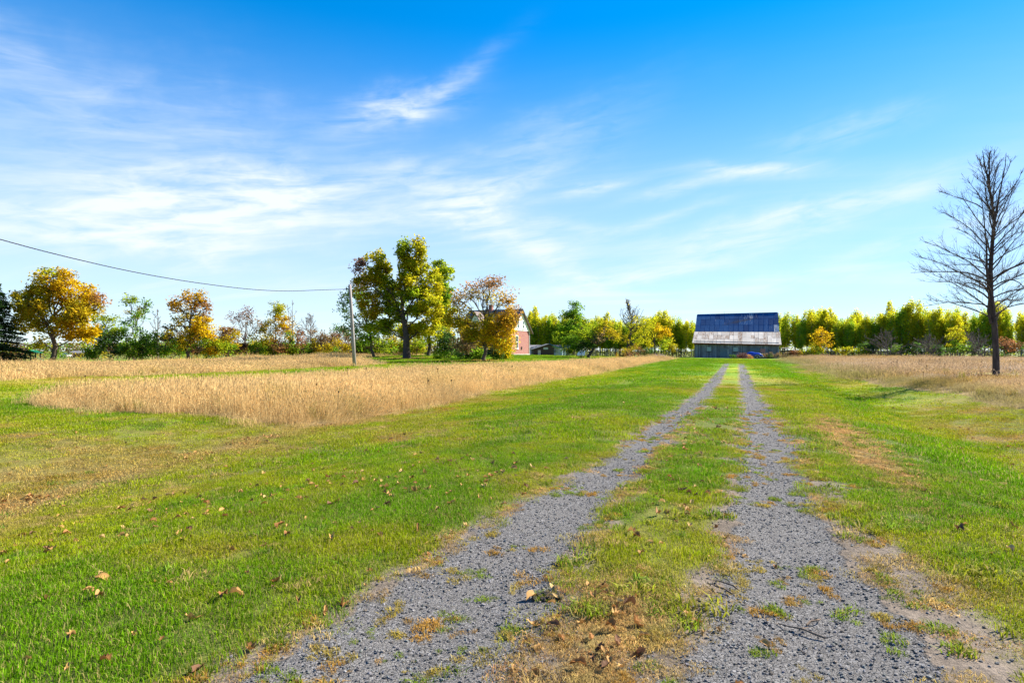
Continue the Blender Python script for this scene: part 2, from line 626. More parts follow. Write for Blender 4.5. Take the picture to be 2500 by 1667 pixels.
def lawn_col(x, y):
    u, v = to_uv(x, y)
    g, dirt, _, _ = drive_masks(x, y)
    n1 = fbm(x * 0.23, y * 0.23, 51); n2 = fbm(x * 0.9, y * 0.9, 52); n3 = fbm(x * 3.1, y * 3.1, 53)
    # the verge beside the drive stays lush, hollows and the far sides of the ditches are dry
    dry = 0.10 + 1.1 * (n1 - 0.43) + 1.0 * (n2 - 0.5) + 0.6 * (n3 - 0.5)
    ul = np.interp(v, [-20, 4, 10, 25, 60], [-9.0, -9.0, -10.4, -11.6, -11.2])
    dry = dry + 0.34 * np.exp(-((u - ul - 1.0) / 3.2) ** 2) * (1 - sstep(25, 60, v))
    dry = dry + 0.17 * sstep(0.6, -0.6, u - ul) * (1 - sstep(40, 62, v))
    dry = dry + 0.30 * sstep(4.6, 7.0, u) * (1 - sstep(60, 90, v))
    dry = dry - 0.30 * np.exp(-((u + 4.0) / 2.0) ** 2) - 0.28 * np.exp(-((u - 3.6) / 1.1) ** 2)
    dry = dry + 0.40 * dirt * (1 - 0.3 * sstep(20, 50, v)) + 0.12 * sstep(-2.2, -0.2, u) * sstep(2.0, 0.5, u)
    dry = dry - 0.12 * sstep(30, 70, v)
    c = mixc(np.broadcast_to(GREEN, x.shape + (3,)), YELG, sstep(-0.1, 0.40, dry))
    c = mixc(c, OLIVE, sstep(0.30, 0.55, dry) * 0.6)
    c = mixc(c, STRAW, sstep(0.45, 0.95, dry) * 0.85)
    dl = np.exp(-((u - ul) / 0.5) ** 2) * (1 - sstep(22, 40, v)) * sstep(0.30, 0.48, fbm(v * 0.7, u * 0.5, 58))
    c = mixc(c, np.array([0.40, 0.25, 0.10]), dl * 0.85)
    rust = sstep(0.62, 0.75, fbm(x * 0.7 + 9, y * 0.7, 57)) * sstep(0.35, 0.7, dry)
    c = mixc(c, RUST, rust * 0.55)
    c = c * (0.74 + 0.36 * fbm(x * 1.9 + 5, y * 1.9, 59) + 0.12 * n3)[..., None]
    dp = dead_patch(u, v)
    c = mixc(c, np.array([0.40, 0.25, 0.085]), sstep(0.35, 0.75, dp))
    return c, dry


# ------------------------------------------------------------------ the ground: one sheet to the horizon
def build_ground():
    fr = np.linspace(-62, 62, 620)
    back = np.concatenate([np.linspace(66, 294, 58)])
    ang = np.radians(np.concatenate([fr, back]))
    rad = np.concatenate([[0.05, 0.6, 1.1], np.geomspace(1.5, 140, 360), np.geomspace(150, 5000, 34)])
    A, Rr = np.meshgrid(ang, rad)
    X = Rr * np.sin(A); Y = Rr * np.cos(A)
    Z = H(X, Y)
    n, m = X.shape
    V = np.stack([X.ravel(), Y.ravel(), Z.ravel()], 1)
    idx = np.arange(n * m).reshape(n, m)
    a = idx[:-1, :]; b = np.roll(idx, -1, 1)[:-1, :]; c = np.roll(idx, -1, 1)[1:, :]; d = idx[1:, :]
    F = np.stack([a.ravel(), d.ravel(), c.ravel(), b.ravel()], 1)
    me = bpy.data.meshes.new('ground')
    fill_mesh(me, V, F)
    x, y = V[:, 0].astype(float), V[:, 1].astype(float)
    lc, dry = lawn_col(x, y)
    g, dirt, u, v = drive_masks(x, y)
    dist = np.hypot(x, y)
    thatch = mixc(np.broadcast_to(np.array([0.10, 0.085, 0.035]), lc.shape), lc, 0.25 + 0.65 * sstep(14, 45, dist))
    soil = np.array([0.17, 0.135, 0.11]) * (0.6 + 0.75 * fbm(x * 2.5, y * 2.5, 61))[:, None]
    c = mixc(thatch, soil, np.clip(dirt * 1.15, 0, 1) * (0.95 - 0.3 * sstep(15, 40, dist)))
    t = tall_mask(x, y)
    tc = np.array([0.26, 0.18, 0.075])
    c = np.where((t > 0)[:, None], tc * (0.8 + 0.4 * fbm(x, y, 62))[:, None], c)
    far = sstep(125, 170, dist)
    c = mixc(c, np.array([0.13, 0.15, 0.03]), far)
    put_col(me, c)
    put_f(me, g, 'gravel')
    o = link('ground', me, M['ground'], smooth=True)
    tag(o, kind='structure')


build_ground()

# ------------------------------------------------------------------ blades, stems, stones and leaves for the scatter
PROTO = {}


def proto_obj(name, V, F, bl, mat, dry=None):
    me = bpy.data.meshes.new(name)
    fill_mesh(me, V, F)
    put_f(me, bl, 'bl')
    put_f(me, dry if dry is not None else np.zeros(len(V)), 'dry')
    me.materials.append(mat)
    return bpy.data.objects.new(name, me)      # geometry for the scatter only: never linked to the scene


def blades(n, rad, h0, h1, w, seed, lean=0.6, droop=0.5, dryp=0.1, dome=0.25):
    g = np.random.default_rng(seed)
    a = g.uniform(0, 2 * np.pi, n); r = rad * np.sqrt(g.uniform(0, 1, n))
    bx, by = r * np.cos(a), r * np.sin(a)
    h = g.uniform(h0, h1, n) * (1 - dome * (r / rad) ** 2)
    th = g.uniform(0, 2 * np.pi, n); ln = g.uniform(0, lean, n) * h
    dx, dy = np.cos(th), np.sin(th)
    ph = g.uniform(0, 2 * np.pi, n); wx, wy = np.cos(ph) * w / 2, np.sin(ph) * w / 2
    mx, my, mz = bx + dx * ln * 0.35, by + dy * ln * 0.35, h * 0.6
    tx, ty, tz = bx + dx * ln, by + dy * ln, h * (1 - droop * g.uniform(0, 0.6, n) * (ln / np.maximum(h, 1e-4)))
    z0 = np.full(n, -0.012)
    V = np.stack([np.stack([bx - wx, by - wy, z0], 1), np.stack([bx + wx, by + wy, z0], 1),
                  np.stack([mx + wx * 0.8, my + wy * 0.8, mz], 1), np.stack([mx - wx * 0.8, my - wy * 0.8, mz], 1), np.stack([tx, ty, tz], 1)], 1)
    i = np.arange(n)[:, None] * 5
    F = np.concatenate([i + np.array([[0, 1, 2]]), i + np.array([[0, 2, 3]]), i + np.array([[3, 2, 4]])])
    bl = np.repeat(g.uniform(0, 1, n), 5)
    dr = np.repeat((g.uniform(0, 1, n) < dryp) * g.uniform(0.4, 1.0, n), 5)
    return V.reshape(-1, 3), F, bl, dr


def make_protos():
    for k in range(4):
        V, F, b, d = blades(150, 0.15, 0.012, 0.040, 0.0034, 100 + k, lean=1.5, dryp=0.16)
        PROTO[f'lawn_a{k}'] = proto_obj(f'lawn_tuft_near_{k}', V, F, b, M['blade'], d)
        V, F, b, d = blades(150, 0.32, 0.015, 0.045, 0.007, 200 + k, lean=1.3, dryp=0.14)
        PROTO[f'lawn_b{k}'] = proto_obj(f'lawn_tuft_mid_{k}', V, F, b, M['blade'], d)
        V, F, b, d = blades(150, 0.8, 0.02, 0.05, 0.018, 300 + k, lean=1.1, dryp=0.10)
        PROTO[f'lawn_c{k}'] = proto_obj(f'lawn_tuft_far_{k}', V, F, b, M['blade'], d)
        V, F, b, d = blades(55, 0.06, 0.02, 0.06, 0.005, 400 + k, lean=1.6, dryp=0.25)
        PROTO[f'tuft{k}'] = proto_obj(f'weed_tuft_{k}', V, F, b, M['blade'], d)
        V, F, b, d = blades(150, 0.16, 0.006, 0.03, 0.0045, 450 + k, lean=4.5, droop=1.1, dryp=0.1)
        PROTO[f'dead{k}'] = proto_obj(f'dead_mat_{k}', V, F, b, M['blade'], d)
    # meadow: straw stems with seed heads
    for k in range(4):
        for nm, n, rad, w, s in (('a', 50, 0.34, 0.0055, 500), ('b', 90, 0.8, 0.010, 600), ('c', 170, 2.0, 0.018, 700)):
            V, F, b, d = blades(n, rad, 0.36, 0.80, w, s + k, lean=0.5, droop=0.4, dryp=0.05, dome=0.0)
            V2, F2, b2, d2 = blades(n // 2, rad, 0.12, 0.34, w * 1.2, s + 50 + k, lean=0.9, droop=0.6, dryp=0.0, dome=0.0)
            # seed heads: small diamonds at two thirds of the stem tips
            g = np.random.default_rng(s + 90 + k)
            tips = V.reshape(-1, 5, 3)[:, 4][g.uniform(size=n) < 0.6]
            q = len(tips); hw = w * 1.5; hl = 0.075 + 0.8 * w
            ph = g.uniform(0, np.pi, q); cx, sx = np.cos(ph) * hw, np.sin(ph) * hw
            up = np.array([0, 0, hl])
            V3 = np.stack([tips - up * 0.6, tips + np.stack([cx, sx, np.zeros(q)], 1), tips + up * 0.9, tips - np.stack([cx, sx, np.zeros(q)], 1)], 1).reshape(-1, 3)
            i = np.arange(q)[:, None] * 4
            F3 = np.concatenate([i + np.array([[0, 1, 2]]), i + np.array([[0, 2, 3]])])
            VV = np.concatenate([V, V2, V3]); FF = np.concatenate([F, F2 + len(V), F3 + len(V) + len(V2)])
            bb = np.concatenate([b, b2 * 0.6, np.repeat(g.uniform(0.15, 0.8, q), 4)])
            PROTO[f'straw_{nm}{k}'] = proto_obj(f'straw_clump_{nm}{k}', VV, FF, bb, M['blade'])
    # crushed stones
    for k in range(4):
        g = np.random.default_rng(800 + k)
        bm = bmesh.new(); bmesh.ops.create_icosphere(bm, subdivisions=1, radius=0.5)
        sx = g.uniform(0.7, 1.2, 3); sx[2] *= 0.75
        for v in bm.verts:
            v.co = Vector(v.co * Vector(sx)) * float(g.uniform(0.72, 1.15))
        me = bpy.data.meshes.new(f'stone_{k}'); bm.to_mesh(me); bm.free()
        me.materials.append(M['stone'])
        PROTO[f'stone{k}'] = bpy.data.objects.new(f'stone_{k}', me)


def leaf_shape(k):
    """curled dry leaf, unit size: lobed outline, two halves folded about the midrib"""
    g = np.random.default_rng(900 + k)
    lob = [(0.0, 0.5), (0.13, 0.36), (0.26, 0.32), (0.24, 0.16), (0.32, 0.04), (0.22, -0.10), (0.20, -0.26), (0.05, -0.32)]
    if k % 3 == 2:   # plain oval leaf
        lob = [(0.0, 0.55), (0.10, 0.42), (0.17, 0.25), (0.20, 0.06), (0.19, -0.12), (0.14, -0.28), (0.07, -0.38), (0.02, -0.42)]
    R_ = [(x * g.uniform(0.6, 1.25), y * g.uniform(0.85, 1.15)) for x, y in lob]
    L_ = [(-x * g.uniform(0.6, 1.25), y * g.uniform(0.85, 1.15)) for x, y in lob[1:]]
    mid = [(0, y) for y in (0.5, 0.3, 0.1, -0.1, -0.3, -0.45)]
    pts = R_ + [(0.0, -0.5)] + L_[::-1]
    fold = g.uniform(0.7, 1.7); curl = g.uniform(-1.4, 1.8); tw = g.uniform(-0.6, 0.6)
    V = [(0, 0, 0.0)]
    for (x, y) in pts:
        z = abs(x) * fold + curl * y * y + tw * x * y + g.uniform(-0.11, 0.11)
        V.append((x, y, z))
    n = len(pts)
    F = [(0, 1 + (i + 1) % n, 1 + i) for i in range(n)]
    V = np.array(V); V[:, 2] -= V[:, 2].min()
    return V, np.array(F)


make_protos()
for k in range(6):
    V, F = leaf_shape(k)
    PROTO[f'leaf{k}'] = proto_obj(f'leaf_{k}', V, F, np.full(len(V), 0.5), M['fallen_i'])


def scatter(name, pts, rot, scl, col, protos, label=None, cat=None):
    n = len(pts)
    me = bpy.data.meshes.new(name)
    me.vertices.add(n)
    me.vertices.foreach_set('co', np.ascontiguousarray(pts, dtype=np.float32).ravel())
    a = me.attributes.new('rot', 'FLOAT_VECTOR', 'POINT'); a.data.foreach_set('vector', np.ascontiguousarray(rot, dtype=np.float32).ravel())
    scl = np.asarray(scl, np.float32)
    if scl.ndim == 1: scl = np.repeat(scl[:, None], 3, 1)
    a = me.attributes.new('scl', 'FLOAT_VECTOR', 'POINT'); a.data.foreach_set('vector', np.ascontiguousarray(scl).ravel())
    put_col(me, col)
    a = me.attributes.new('pick', 'INT', 'POINT'); a.data.foreach_set('value', rng.integers(0, len(protos), n).astype(np.int32))
    o = link(name, me)
    ng = bpy.data.node_groups.new(name + '_scatter', 'GeometryNodeTree')
    ng.interface.new_socket('Geometry', in_out='INPUT', socket_type='NodeSocketGeometry')
    ng.interface.new_socket('Geometry', in_out='OUTPUT', socket_type='NodeSocketGeometry')
    N, L = ng.nodes, ng.links
    gi = N.new('NodeGroupInput'); go = N.new('NodeGroupOutput')
    join = N.new('GeometryNodeJoinGeometry')
    for p in protos:
        oi = N.new('GeometryNodeObjectInfo'); oi.inputs['Object'].default_value = PROTO[p]
        g2 = N.new('GeometryNodeGeometryToInstance')
        L.new(oi.outputs['Geometry'], g2.inputs[0]); L.new(g2.outputs[0], join.inputs[0])
    iop = N.new('GeometryNodeInstanceOnPoints')
    m2p = N.new('GeometryNodeMeshToPoints')
    L.new(gi.outputs[0], m2p.inputs[0]); L.new(m2p.outputs[0], iop.inputs['Points'])
    L.new(join.outputs[0], iop.inputs['Instance'])
    iop.inputs['Pick Instance'].default_value = True

    def na(nm, ty):
        q = N.new('GeometryNodeInputNamedAttribute'); q.data_type = ty; q.inputs['Name'].default_value = nm
        return q.outputs['Attribute']
    L.new(na('pick', 'INT'), iop.inputs['Instance Index'])
    e2r = N.new('FunctionNodeEulerToRotation'); L.new(na('rot', 'FLOAT_VECTOR'), e2r.inputs[0]); L.new(e2r.outputs[0], iop.inputs['Rotation'])
    L.new(na('scl', 'FLOAT_VECTOR'), iop.inputs['Scale'])
    L.new(iop.outputs[0], go.inputs[0])
    md = o.modifiers.new('scatter', 'NODES'); md.node_group = ng
    tag(o, label, cat, kind='stuff')
    return o


def wedge(d0, d1, density, half=52):
    """random points in front of the place where one stands, between two distances"""
    a = R(half)
    n = int(density * a * (d1 * d1 - d0 * d0))
    r = np.sqrt(rng.uniform(d0 * d0, d1 * d1, n)); t = rng.uniform(-a, a, n)
    return r * np.sin(t), r * np.cos(t)


def rotz(n, tilt=0.0):
    return np.stack([rng.normal(0, tilt, n), rng.normal(0, tilt, n), rng.uniform(0, 2 * np.pi, n)], 1)


def lawn(name, d0, d1, density, tag_k, label):
    x, y = wedge(d0, d1, density)
    t = tall_mask(x, y)
    g, dirt, u, v = drive_masks(x, y)
    near_track = drive_masks.d > {'a': 9.0, 'b': -0.16, 'c': -0.42}[tag_k]
    dp = dead_patch(u, v)
    n = fbm(x * 2.2, y * 2.2, 81)
    bare = np.maximum(g, dirt * sstep(0.62, 0.40, n))
    mid = (u > UL(v)) & (u < UR(v))
    bare = np.maximum(bare, np.where(mid, sstep(0.46, 0.36, n) * (1 - sstep(7, 20, v)) * 0.9, 0))
    bare = np.maximum(bare, sstep(0.35, 0.7, dp) * 0.93)
    keep = (t == 0) & ~near_track & (rng.uniform(size=len(x)) > bare * 1.02) & (bare < 0.97)
    x, y, u, v, dirt, dp, bare = x[keep], y[keep], u[keep], v[keep], dirt[keep], dp[keep], bare[keep]
    c, dry = lawn_col(x, y)
    c = c * rng.uniform(0.82, 1.18, (len(x), 1)) * (1 + rng.normal(0, 0.05, (len(x), 3)))
    lush = 1.0 - 0.45 * sstep(0.1, 0.8, dry) + 0.35 * sstep(0.5, 0.75, fbm(x * 1.1, y * 1.1, 84))
    lush = lush * np.where(bare > 0.3, 0.7, 1.0)
    s = rng.uniform(0.85, 1.25, len(x))
    scl = np.stack([s, s, s * lush * rng.uniform(0.75, 1.3, len(x))], 1)
    pts = np.stack([x, y, H(x, y)], 1)
    scatter(name, pts, rotz(len(x), 0.08), scl, c, [f'lawn_{tag_k}{k}' for k in range(4)], label, 'grass')


lawn('lawn_grass', 1.5, 9.5, 110, 'a', 'short mown green grass nearest to the gravel tracks')
lawn('lawn_grass', 9.5, 27, 22, 'b', 'mown green grass in the middle distance on both verges')
lawn('lawn_grass', 27, 100, 3.0, 'c', 'distant mown green grass before the barn and house')


STRAW_C = np.array([0.58, 0.40, 0.175]); STRAW_B = np.array([0.42, 0.29, 0.165])


def meadow(name, d0, d1, density, tag_k, which, label, half=52):
    x, y = wedge(d0, d1, density, half)
    t = tall_mask(x, y)
    # ragged margin: lower and thinner towards the mown grass, a few stray tufts outside it
    fr = np.zeros(len(x))
    for dx, dy in ((0.7, 0), (-0.7, 0), (0, 0.7), (0, -0.7), (0.35, 0.35), (-0.35, 0.35), (0.35, -0.35), (-0.35, -0.35)):
        fr += (tall_mask(x + dx, y + dy) == which) / 8.0
    k = ((t == which) & (rng.uniform(size=len(x)) < 0.35 + 0.75 * fr)) | ((t == 0) & (fr > 0) & (rng.uniform(size=len(x)) < 0.22))
    x, y, fr = x[k], y[k], fr[k]
    g_, d_, _, _ = drive_masks(x, y)
    u, v = to_uv(x, y)
    n1 = fbm(x * 0.35, y * 0.35, 91); n2 = fbm(x * 1.2, y * 1.2, 92); n3 = fbm(x * 0.12, y * 0.4, 93)
    base = STRAW_C if which < 3 else STRAW_B
    c = np.broadcast_to(base, (len(x), 3)) * (0.82 + 0.45 * n1)[:, None] * rng.uniform(0.85, 1.15, (len(x), 1))
    if which == 3:
        c = mixc(c, np.array([0.46, 0.31, 0.16]), sstep(70, 95, v) * 0.8)
        c = mixc(c, np.array([0.50, 0.44, 0.39]), sstep(0.55, 0.75, n3) * 0.45)
        c = mixc(c, np.array([0.42, 0.26, 0.04]), sstep(0.60, 0.72, fbm(x * 0.05 + 4, y * 0.14, 95)) * 0.5)
        c = mixc(c, np.array([0.20, 0.21, 0.03]), sstep(10.6, 8.6, u) * (0.3 + 0.5 * n2))
    else:
        c = mixc(c, np.array([0.26, 0.24, 0.03]), sstep(0.60, 0.85, n2) * 0.6)
    hgt = (0.85 + 0.35 * n2) * (0.88 + 0.28 * n1)
    if which == 3: hgt = hgt * 0.54 * np.interp(u, [8, 10, 14], [0.55, 0.8, 1.0])
    if which == 2: hgt = hgt * 0.66
    if which == 1: hgt = hgt * np.interp(np.hypot(x, y), [14, 22, 34], [0.98, 0.86, 0.70])
    s = rng.uniform(0.95, 1.1, len(x))
    rot = rotz(len(x), 0.05)
    # wind-laid patches: neighbouring clumps lean the same way
    lean = 0.85 * (fbm(x * 0.28, y * 0.28, 97) - 0.42).clip(0)
    rot[:, 2] = np.where(lean > 0.06, rng.normal(0.6, 0.5, len(x)), rot[:, 2])
    rot[:, 1] += lean
    if which == 1:   # the bank of the ditch: stems laid over towards it
        ul = np.interp(v, [-20, 4, 10, 25, 60], [-9.0, -9.0, -10.4, -11.6, -11.2])
        lay = sstep(1.9, 0.0, np.abs(u - ul - 0.4)) * (v > 12) * rng.uniform(0.2, 1.0, len(x)) * sstep(0.35, 0.6, fbm(v * 0.4, u * 0.3, 96))
        rot[:, 2] = np.where(lay > 0.15, rng.normal(0, 0.3, len(x)), rot[:, 2])
        rot[:, 1] += lay * 0.95; rot[:, 0] += -lay * 0.25
    tr_x, tr_y, _ = at(2432, 32.0)
    dtr = np.hypot((x - tr_x) * 0.8 + 1.0, (y - tr_y + 1.6) * 0.6)
    hgt = hgt * (0.12 + 0.88 * sstep(0.8, 2.6, dtr))
    hgt = hgt * (0.42 + 0.58 * sstep(0.1, 0.95, fr)) * np.where(fr < 0.99, rng.uniform(0.7, 1.15, len(x)), 1.0)
    gap = fbm(x * 0.8 + 3, y * 0.8, 98)
    hgt = hgt * np.where(gap < 0.30, 0.6, 1.0)
    scl = np.stack([s, s, s * hgt], 1)
    scatter(name, np.stack([x, y, H(x, y)], 1), rot, scl, c, [f'straw_{tag_k}{k}' for k in range(4)], label, 'grass')


meadow('meadow_grass', 8, 32, 12, 'a', 1, 'tall straw-coloured grass of the near tongue of meadow')
meadow('meadow_grass', 32, 92, 3.2, 'b', 1, 'tall straw-coloured grass narrowing towards the barn')
meadow('meadow_grass', 28, 128, 1.1, 'c', 2, 'tall straw-coloured grass in front of the left tree line')
meadow('meadow_grass', 12, 42, 8, 'a', 3, 'brownish tall grass around the bare tree')
meadow('meadow_grass', 42, 150, 0.9, 'c', 3, 'brownish tall grass in front of the poplar wood', 60)


def meadow_weeds():
    x, y = wedge(14, 62, 0.9)
    k = (tall_mask(x, y) > 0) & (fbm(x * 0.5, y * 0.5, 131) > 0.55) & (rng.uniform(size=len(x)) < 0.45)
    x, y = x[k], y[k]
    t = rng.uniform(size=len(x))
    c = np.where((t < 0.4)[:, None], np.array([0.20, 0.20, 0.02]), np.where((t < 0.7)[:, None], np.array([0.36, 0.25, 0.05]), np.array([0.17, 0.095, 0.05])))
    s = rng.uniform(3.0, 5.5, len(x))
    scatter('meadow_weeds', np.stack([x, y, H(x, y)], 1), rotz(len(x), 0.15), np.stack([s * 0.8, s * 0.8, s * 2.2], 1), c, [f'tuft{k}' for k in range(4)], 'olive and brown weeds mixed into the straw meadows', 'weeds')


meadow_weeds()


# dark seed heads and green weeds standing in the straw
def seed_heads():
    g = np.random.default_rng(31)
    mb_v = []; mb_f = []
    spots = []
    while len(spots) < 120:
        x, y = wedge(13, 60, 0.2)
        k = tall_mask(x, y) > 0
        spots += list(zip(x[k], y[k]))
    V = []; F = []
    for (x, y) in spots[:120]:
        z = Hs(x, y); h = g.uniform(0.62, 0.95); lx, ly = g.normal(0, 0.06, 2)
        b = len(V); w = 0.006
        V += [(x - w, y, z), (x + w, y, z), (x + lx + w, y + ly, z + h), (x + lx - w, y + ly, z + h)]
        F.append((b, b + 1, b + 2, b + 3))
        r = g.uniform(0.022, 0.045)
        cx, cy, cz = x + lx, y + ly, z + h
        for a in range(3):
            b = len(V); t = a * math.pi / 3; qx, qy = math.cos(t) * r, math.sin(t) * r
            V += [(cx - qx, cy - qy, cz + r * 0.3), (cx, cy, cz - r), (cx + qx, cy + qy, cz + r * 0.3), (cx, cy, cz + r * 0.9)]
            F.append((b, b + 1, b + 2, b + 3))
    me = bpy.data.meshes.new('seed_heads')
    fill_mesh(me, np.array(V), np.array(F))
    put_col(me, np.tile([0.05, 0.032, 0.022], (len(V), 1)))
    tag(link('seed_heads', me, M['fallen']), 'dark dried seed heads standing above the straw', 'weeds', kind='stuff')


seed_heads()


# ------------------------------------------------------------------ gravel, weeds and matted dead grass on the drive
def gravel():
    X = []; 
    for d0, d1, dens, s0, s1 in ((1.6, 4.6, 2300, 0.006, 0.024), (4.6, 8.5, 900, 0.010, 0.026), (8.5, 17, 170, 0.02, 0.036), (17, 40, 28, 0.028, 0.05)):
        x, y = wedge(d0, d1, dens, 50)
        g, dirt, u, v = drive_masks(x, y)
        n = fbm(x * 3, y * 3, 101)
        pr = np.clip(g * (0.45 + 0.9 * sstep(0.3, 0.6, n)) + 0.22 * dirt + 0.35 * dead_patch(u, v) * (u < 0.3) * (v < 5) * 0.4, 0, 1)
        pr = pr * (g + dirt > 0.05)
        k = rng.uniform(size=len(x)) < pr
        x, y = x[k], y[k]
        s = s0 + (s1 - s0) * rng.uniform(0, 1, len(x)) ** 2.6 * np.where(rng.uniform(size=len(x)) < 0.03, 1.6, 1.0)
        X.append(np.stack([x, y, s], 1))
    X = np.concatenate(X)
    x, y, s = X.T
    gv = np.clip(rng.normal(0.205, 0.075, len(x)), 0.06, 0.45)
    c = gv[:, None] * np.array([1.01, 0.985, 1.0]) * (1 + rng.normal(0, 0.03, (len(x), 3)))
    warm = rng.uniform(size=len(x)) < 0.1
    c[warm] = c[warm] * np.array([1.15, 1.0, 0.82])
    rot = np.stack([rng.uniform(-0.5, 0.5, len(x)), rng.uniform(-0.5, 0.5, len(x)), rng.uniform(0, 6.28, len(x))], 1)
    scatter('gravel', np.stack([x, y, H(x, y) + s * 0.10], 1), rot, s, c, [f'stone{k}' for k in range(4)], 'grey crushed stone in the wheel tracks', 'gravel')


gravel()


def weeds():
    xs = []; cs = []; sc = []
    # low weeds and moss growing in the tracks and on the bare shoulders
    x, y = wedge(1.7, 16, 22)
    g, dirt, u, v = drive_masks(x, y)
    n = fbm(x * 1.6, y * 1.6, 111)
    pr = (np.clip(g * 0.30 + dirt * 0.95, 0, 0.9)) * sstep(0.34, 0.58, n)
    k = (rng.uniform(size=len(x)) < pr)
    x, y = x[k], y[k]
    t = rng.uniform(size=len(x))
    c = np.where((t < 0.40)[:, None], np.array([0.40, 0.22, 0.04]), np.where((t < 0.62)[:, None], np.array([0.38, 0.29, 0.05]), np.array([0.17, 0.25, 0.012])))
    c = c * rng.uniform(0.8, 1.2, (len(x), 1))
    s = rng.uniform(0.45, 1.25, len(x))
    # clustered: each weed brings a few neighbours
    X = [x]; Y = [y]; C = [c]; S = [s]
    for _ in range(3):
        X.append(x + rng.normal(0, 0.06, len(x))); Y.append(y + rng.normal(0, 0.06, len(x))); C.append(c * rng.uniform(0.85, 1.15, (len(x), 1))); S.append(s * rng.uniform(0.5, 0.9, len(x)))
    x = np.concatenate(X); y = np.concatenate(Y); c = np.concatenate(C); s = np.concatenate(S)
    scl = np.stack([s, s, s * rng.uniform(0.35, 0.75, len(x))], 1)
    scatter('drive_weeds', np.stack([x, y, H(x, y)], 1), rotz(len(x), 0.1), scl, c, [f'tuft{k}' for k in range(4)], 'small green and rusty weeds growing in the gravel', 'weeds')
    # broad green clumps in the middle strip
    x, y = wedge(2.4, 14, 26)
    g, dirt, u, v = drive_masks(x, y)
    n = fbm(x * 1.5, y * 1.5, 113)
    mid = (u > UL(v) + WL(v) * 0.8) & (u < UR(v) - WR(v) * 0.7) & (v > 3.2)
    edge = (u > UR(v) + WR(v)) & (u < 3.4) & (n > 0.5)
    k = (mid & (n > 0.47)) | edge
    k &= rng.uniform(size=len(x)) < 0.75
    x, y, u, v = x[k], y[k], u[k], v[k]
    c = mixc(np.broadcast_to(np.array([0.12, 0.23, 0.01]), (len(x), 3)), np.array([0.27, 0.27, 0.02]), rng.uniform(0, 1, len(x)))
    s = rng.uniform(1.0, 2.2, len(x))
    scatter('strip_grass', np.stack([x, y, H(x, y)], 1), rotz(len(x), 0.1), np.stack([s, s, s * 0.6], 1), c, [f'tuft{k}' for k in range(4)], 'tufted green grass on the strip between the tracks', 'grass')
    # thatch and trampled patches in the lawn itself
    x, y = wedge(2.0, 15, 16)
    g, dirt, u, v = drive_masks(x, y)
    _, dry = lawn_col(x, y)
    k = (tall_mask(x, y) == 0) & (g < 0.2) & (rng.uniform(size=len(x)) < 0.12 + 0.75 * sstep(0.25, 0.7, dry)) & (fbm(x * 1.7, y * 1.7, 117) > 0.45)
    x, y = x[k], y[k]
    c = np.array([0.42, 0.30, 0.11]) * rng.uniform(0.6, 1.25, (len(x), 1))
    s = rng.uniform(0.5, 1.2, len(x))
    scatter('lawn_thatch', np.stack([x, y, H(x, y) + 0.006], 1), rotz(len(x), 0.12), np.stack([s, s, s * 1.2], 1), c, [f'dead{k}' for k in range(4)], 'dry thatch showing in thin spots of the lawn', 'grass')
    # coarser dark green tufts missed by the mower
    x, y = wedge(2.2, 13, 3.0)
    g, dirt, u, v = drive_masks(x, y)
    k = (tall_mask(x, y) == 0) & (g + dirt < 0.3) & (fbm(x * 1.3, y * 1.3, 118) > 0.52)
    x, y = x[k], y[k]
    c = mixc(np.broadcast_to(np.array([0.10, 0.20, 0.012]), (len(x), 3)), np.array([0.17, 0.27, 0.03]), rng.uniform(0, 1, len(x)))
    s = rng.uniform(0.8, 1.9, len(x))
    scatter('lawn_tufts', np.stack([x, y, H(x, y)], 1), rotz(len(x), 0.15), np.stack([s, s, s * 0.75], 1), c, [f'tuft{k}' for k in range(4)], 'coarse darker tufts scattered in the near lawn', 'grass')
    # matted dead grass
    x, y = wedge(1.6, 18, 170)
    g, dirt, u, v = drive_masks(x, y)
    dp = dead_patch(u, v)
    pr = sstep(0.18, 0.7, dp) * 0.9 + 0.30 * dirt * (1 - g) * sstep(0.40, 0.62, fbm(x * 2, y * 2, 115))
    k = rng.uniform(size=len(x)) < pr
    x, y = x[k], y[k]
    c = np.array([0.50, 0.32, 0.12]) * rng.uniform(0.55, 1.35, (len(x), 1)) * (1 + rng.normal(0, 0.06, (len(x), 3)))
    s = rng.uniform(0.35, 0.8, len(x))
    scatter('dead_grass', np.stack([x, y, H(x, y) + 0.002], 1), rotz(len(x), 0.12), np.stack([s, s, s * 1.3], 1), c, [f'dead{k}' for k in range(4)], 'matted tan dead grass between the tracks', 'grass')


weeds()

# ------------------------------------------------------------------ building materials
def mat_boards():
    m, T, b = new_mat('weathered_boards')
    p = objcoord(T)
    a = attr(T, 'bl').outputs['Fac']
    mp = T.new('ShaderNodeMapping'); mp.inputs['Scale'].default_value = (9, 9, 0.7)
    T.l.new(p, mp.inputs[0])
    n = T.noise(mp.outputs[0], 2.0, 5, 0.65)
    n2 = T.noise(p, 0.5, 3, 0.6)
    c = T.ramp(n, [(0.25, (0.07, 0.078, 0.095)), (0.55, (0.185, 0.20, 0.235)), (0.8, (0.32, 0.33, 0.355))])
    k = T.m('MULTIPLY', T.mapr(a, 0, 1, 0.6, 1.3), T.mapr(n2, 0.3, 0.7, 0.75, 1.15))
    nd = T.new('ShaderNodeVectorMath', operation='SCALE'); T.l.new(c, nd.inputs[0]); T.put(nd.inputs['Scale'], k)
    T.l.new(nd.outputs[0], b.inputs['Base Color'])
    bump(T, b, n, 0.5, 0.02)
    b.inputs['Roughness'].default_value = 0.9
    return m


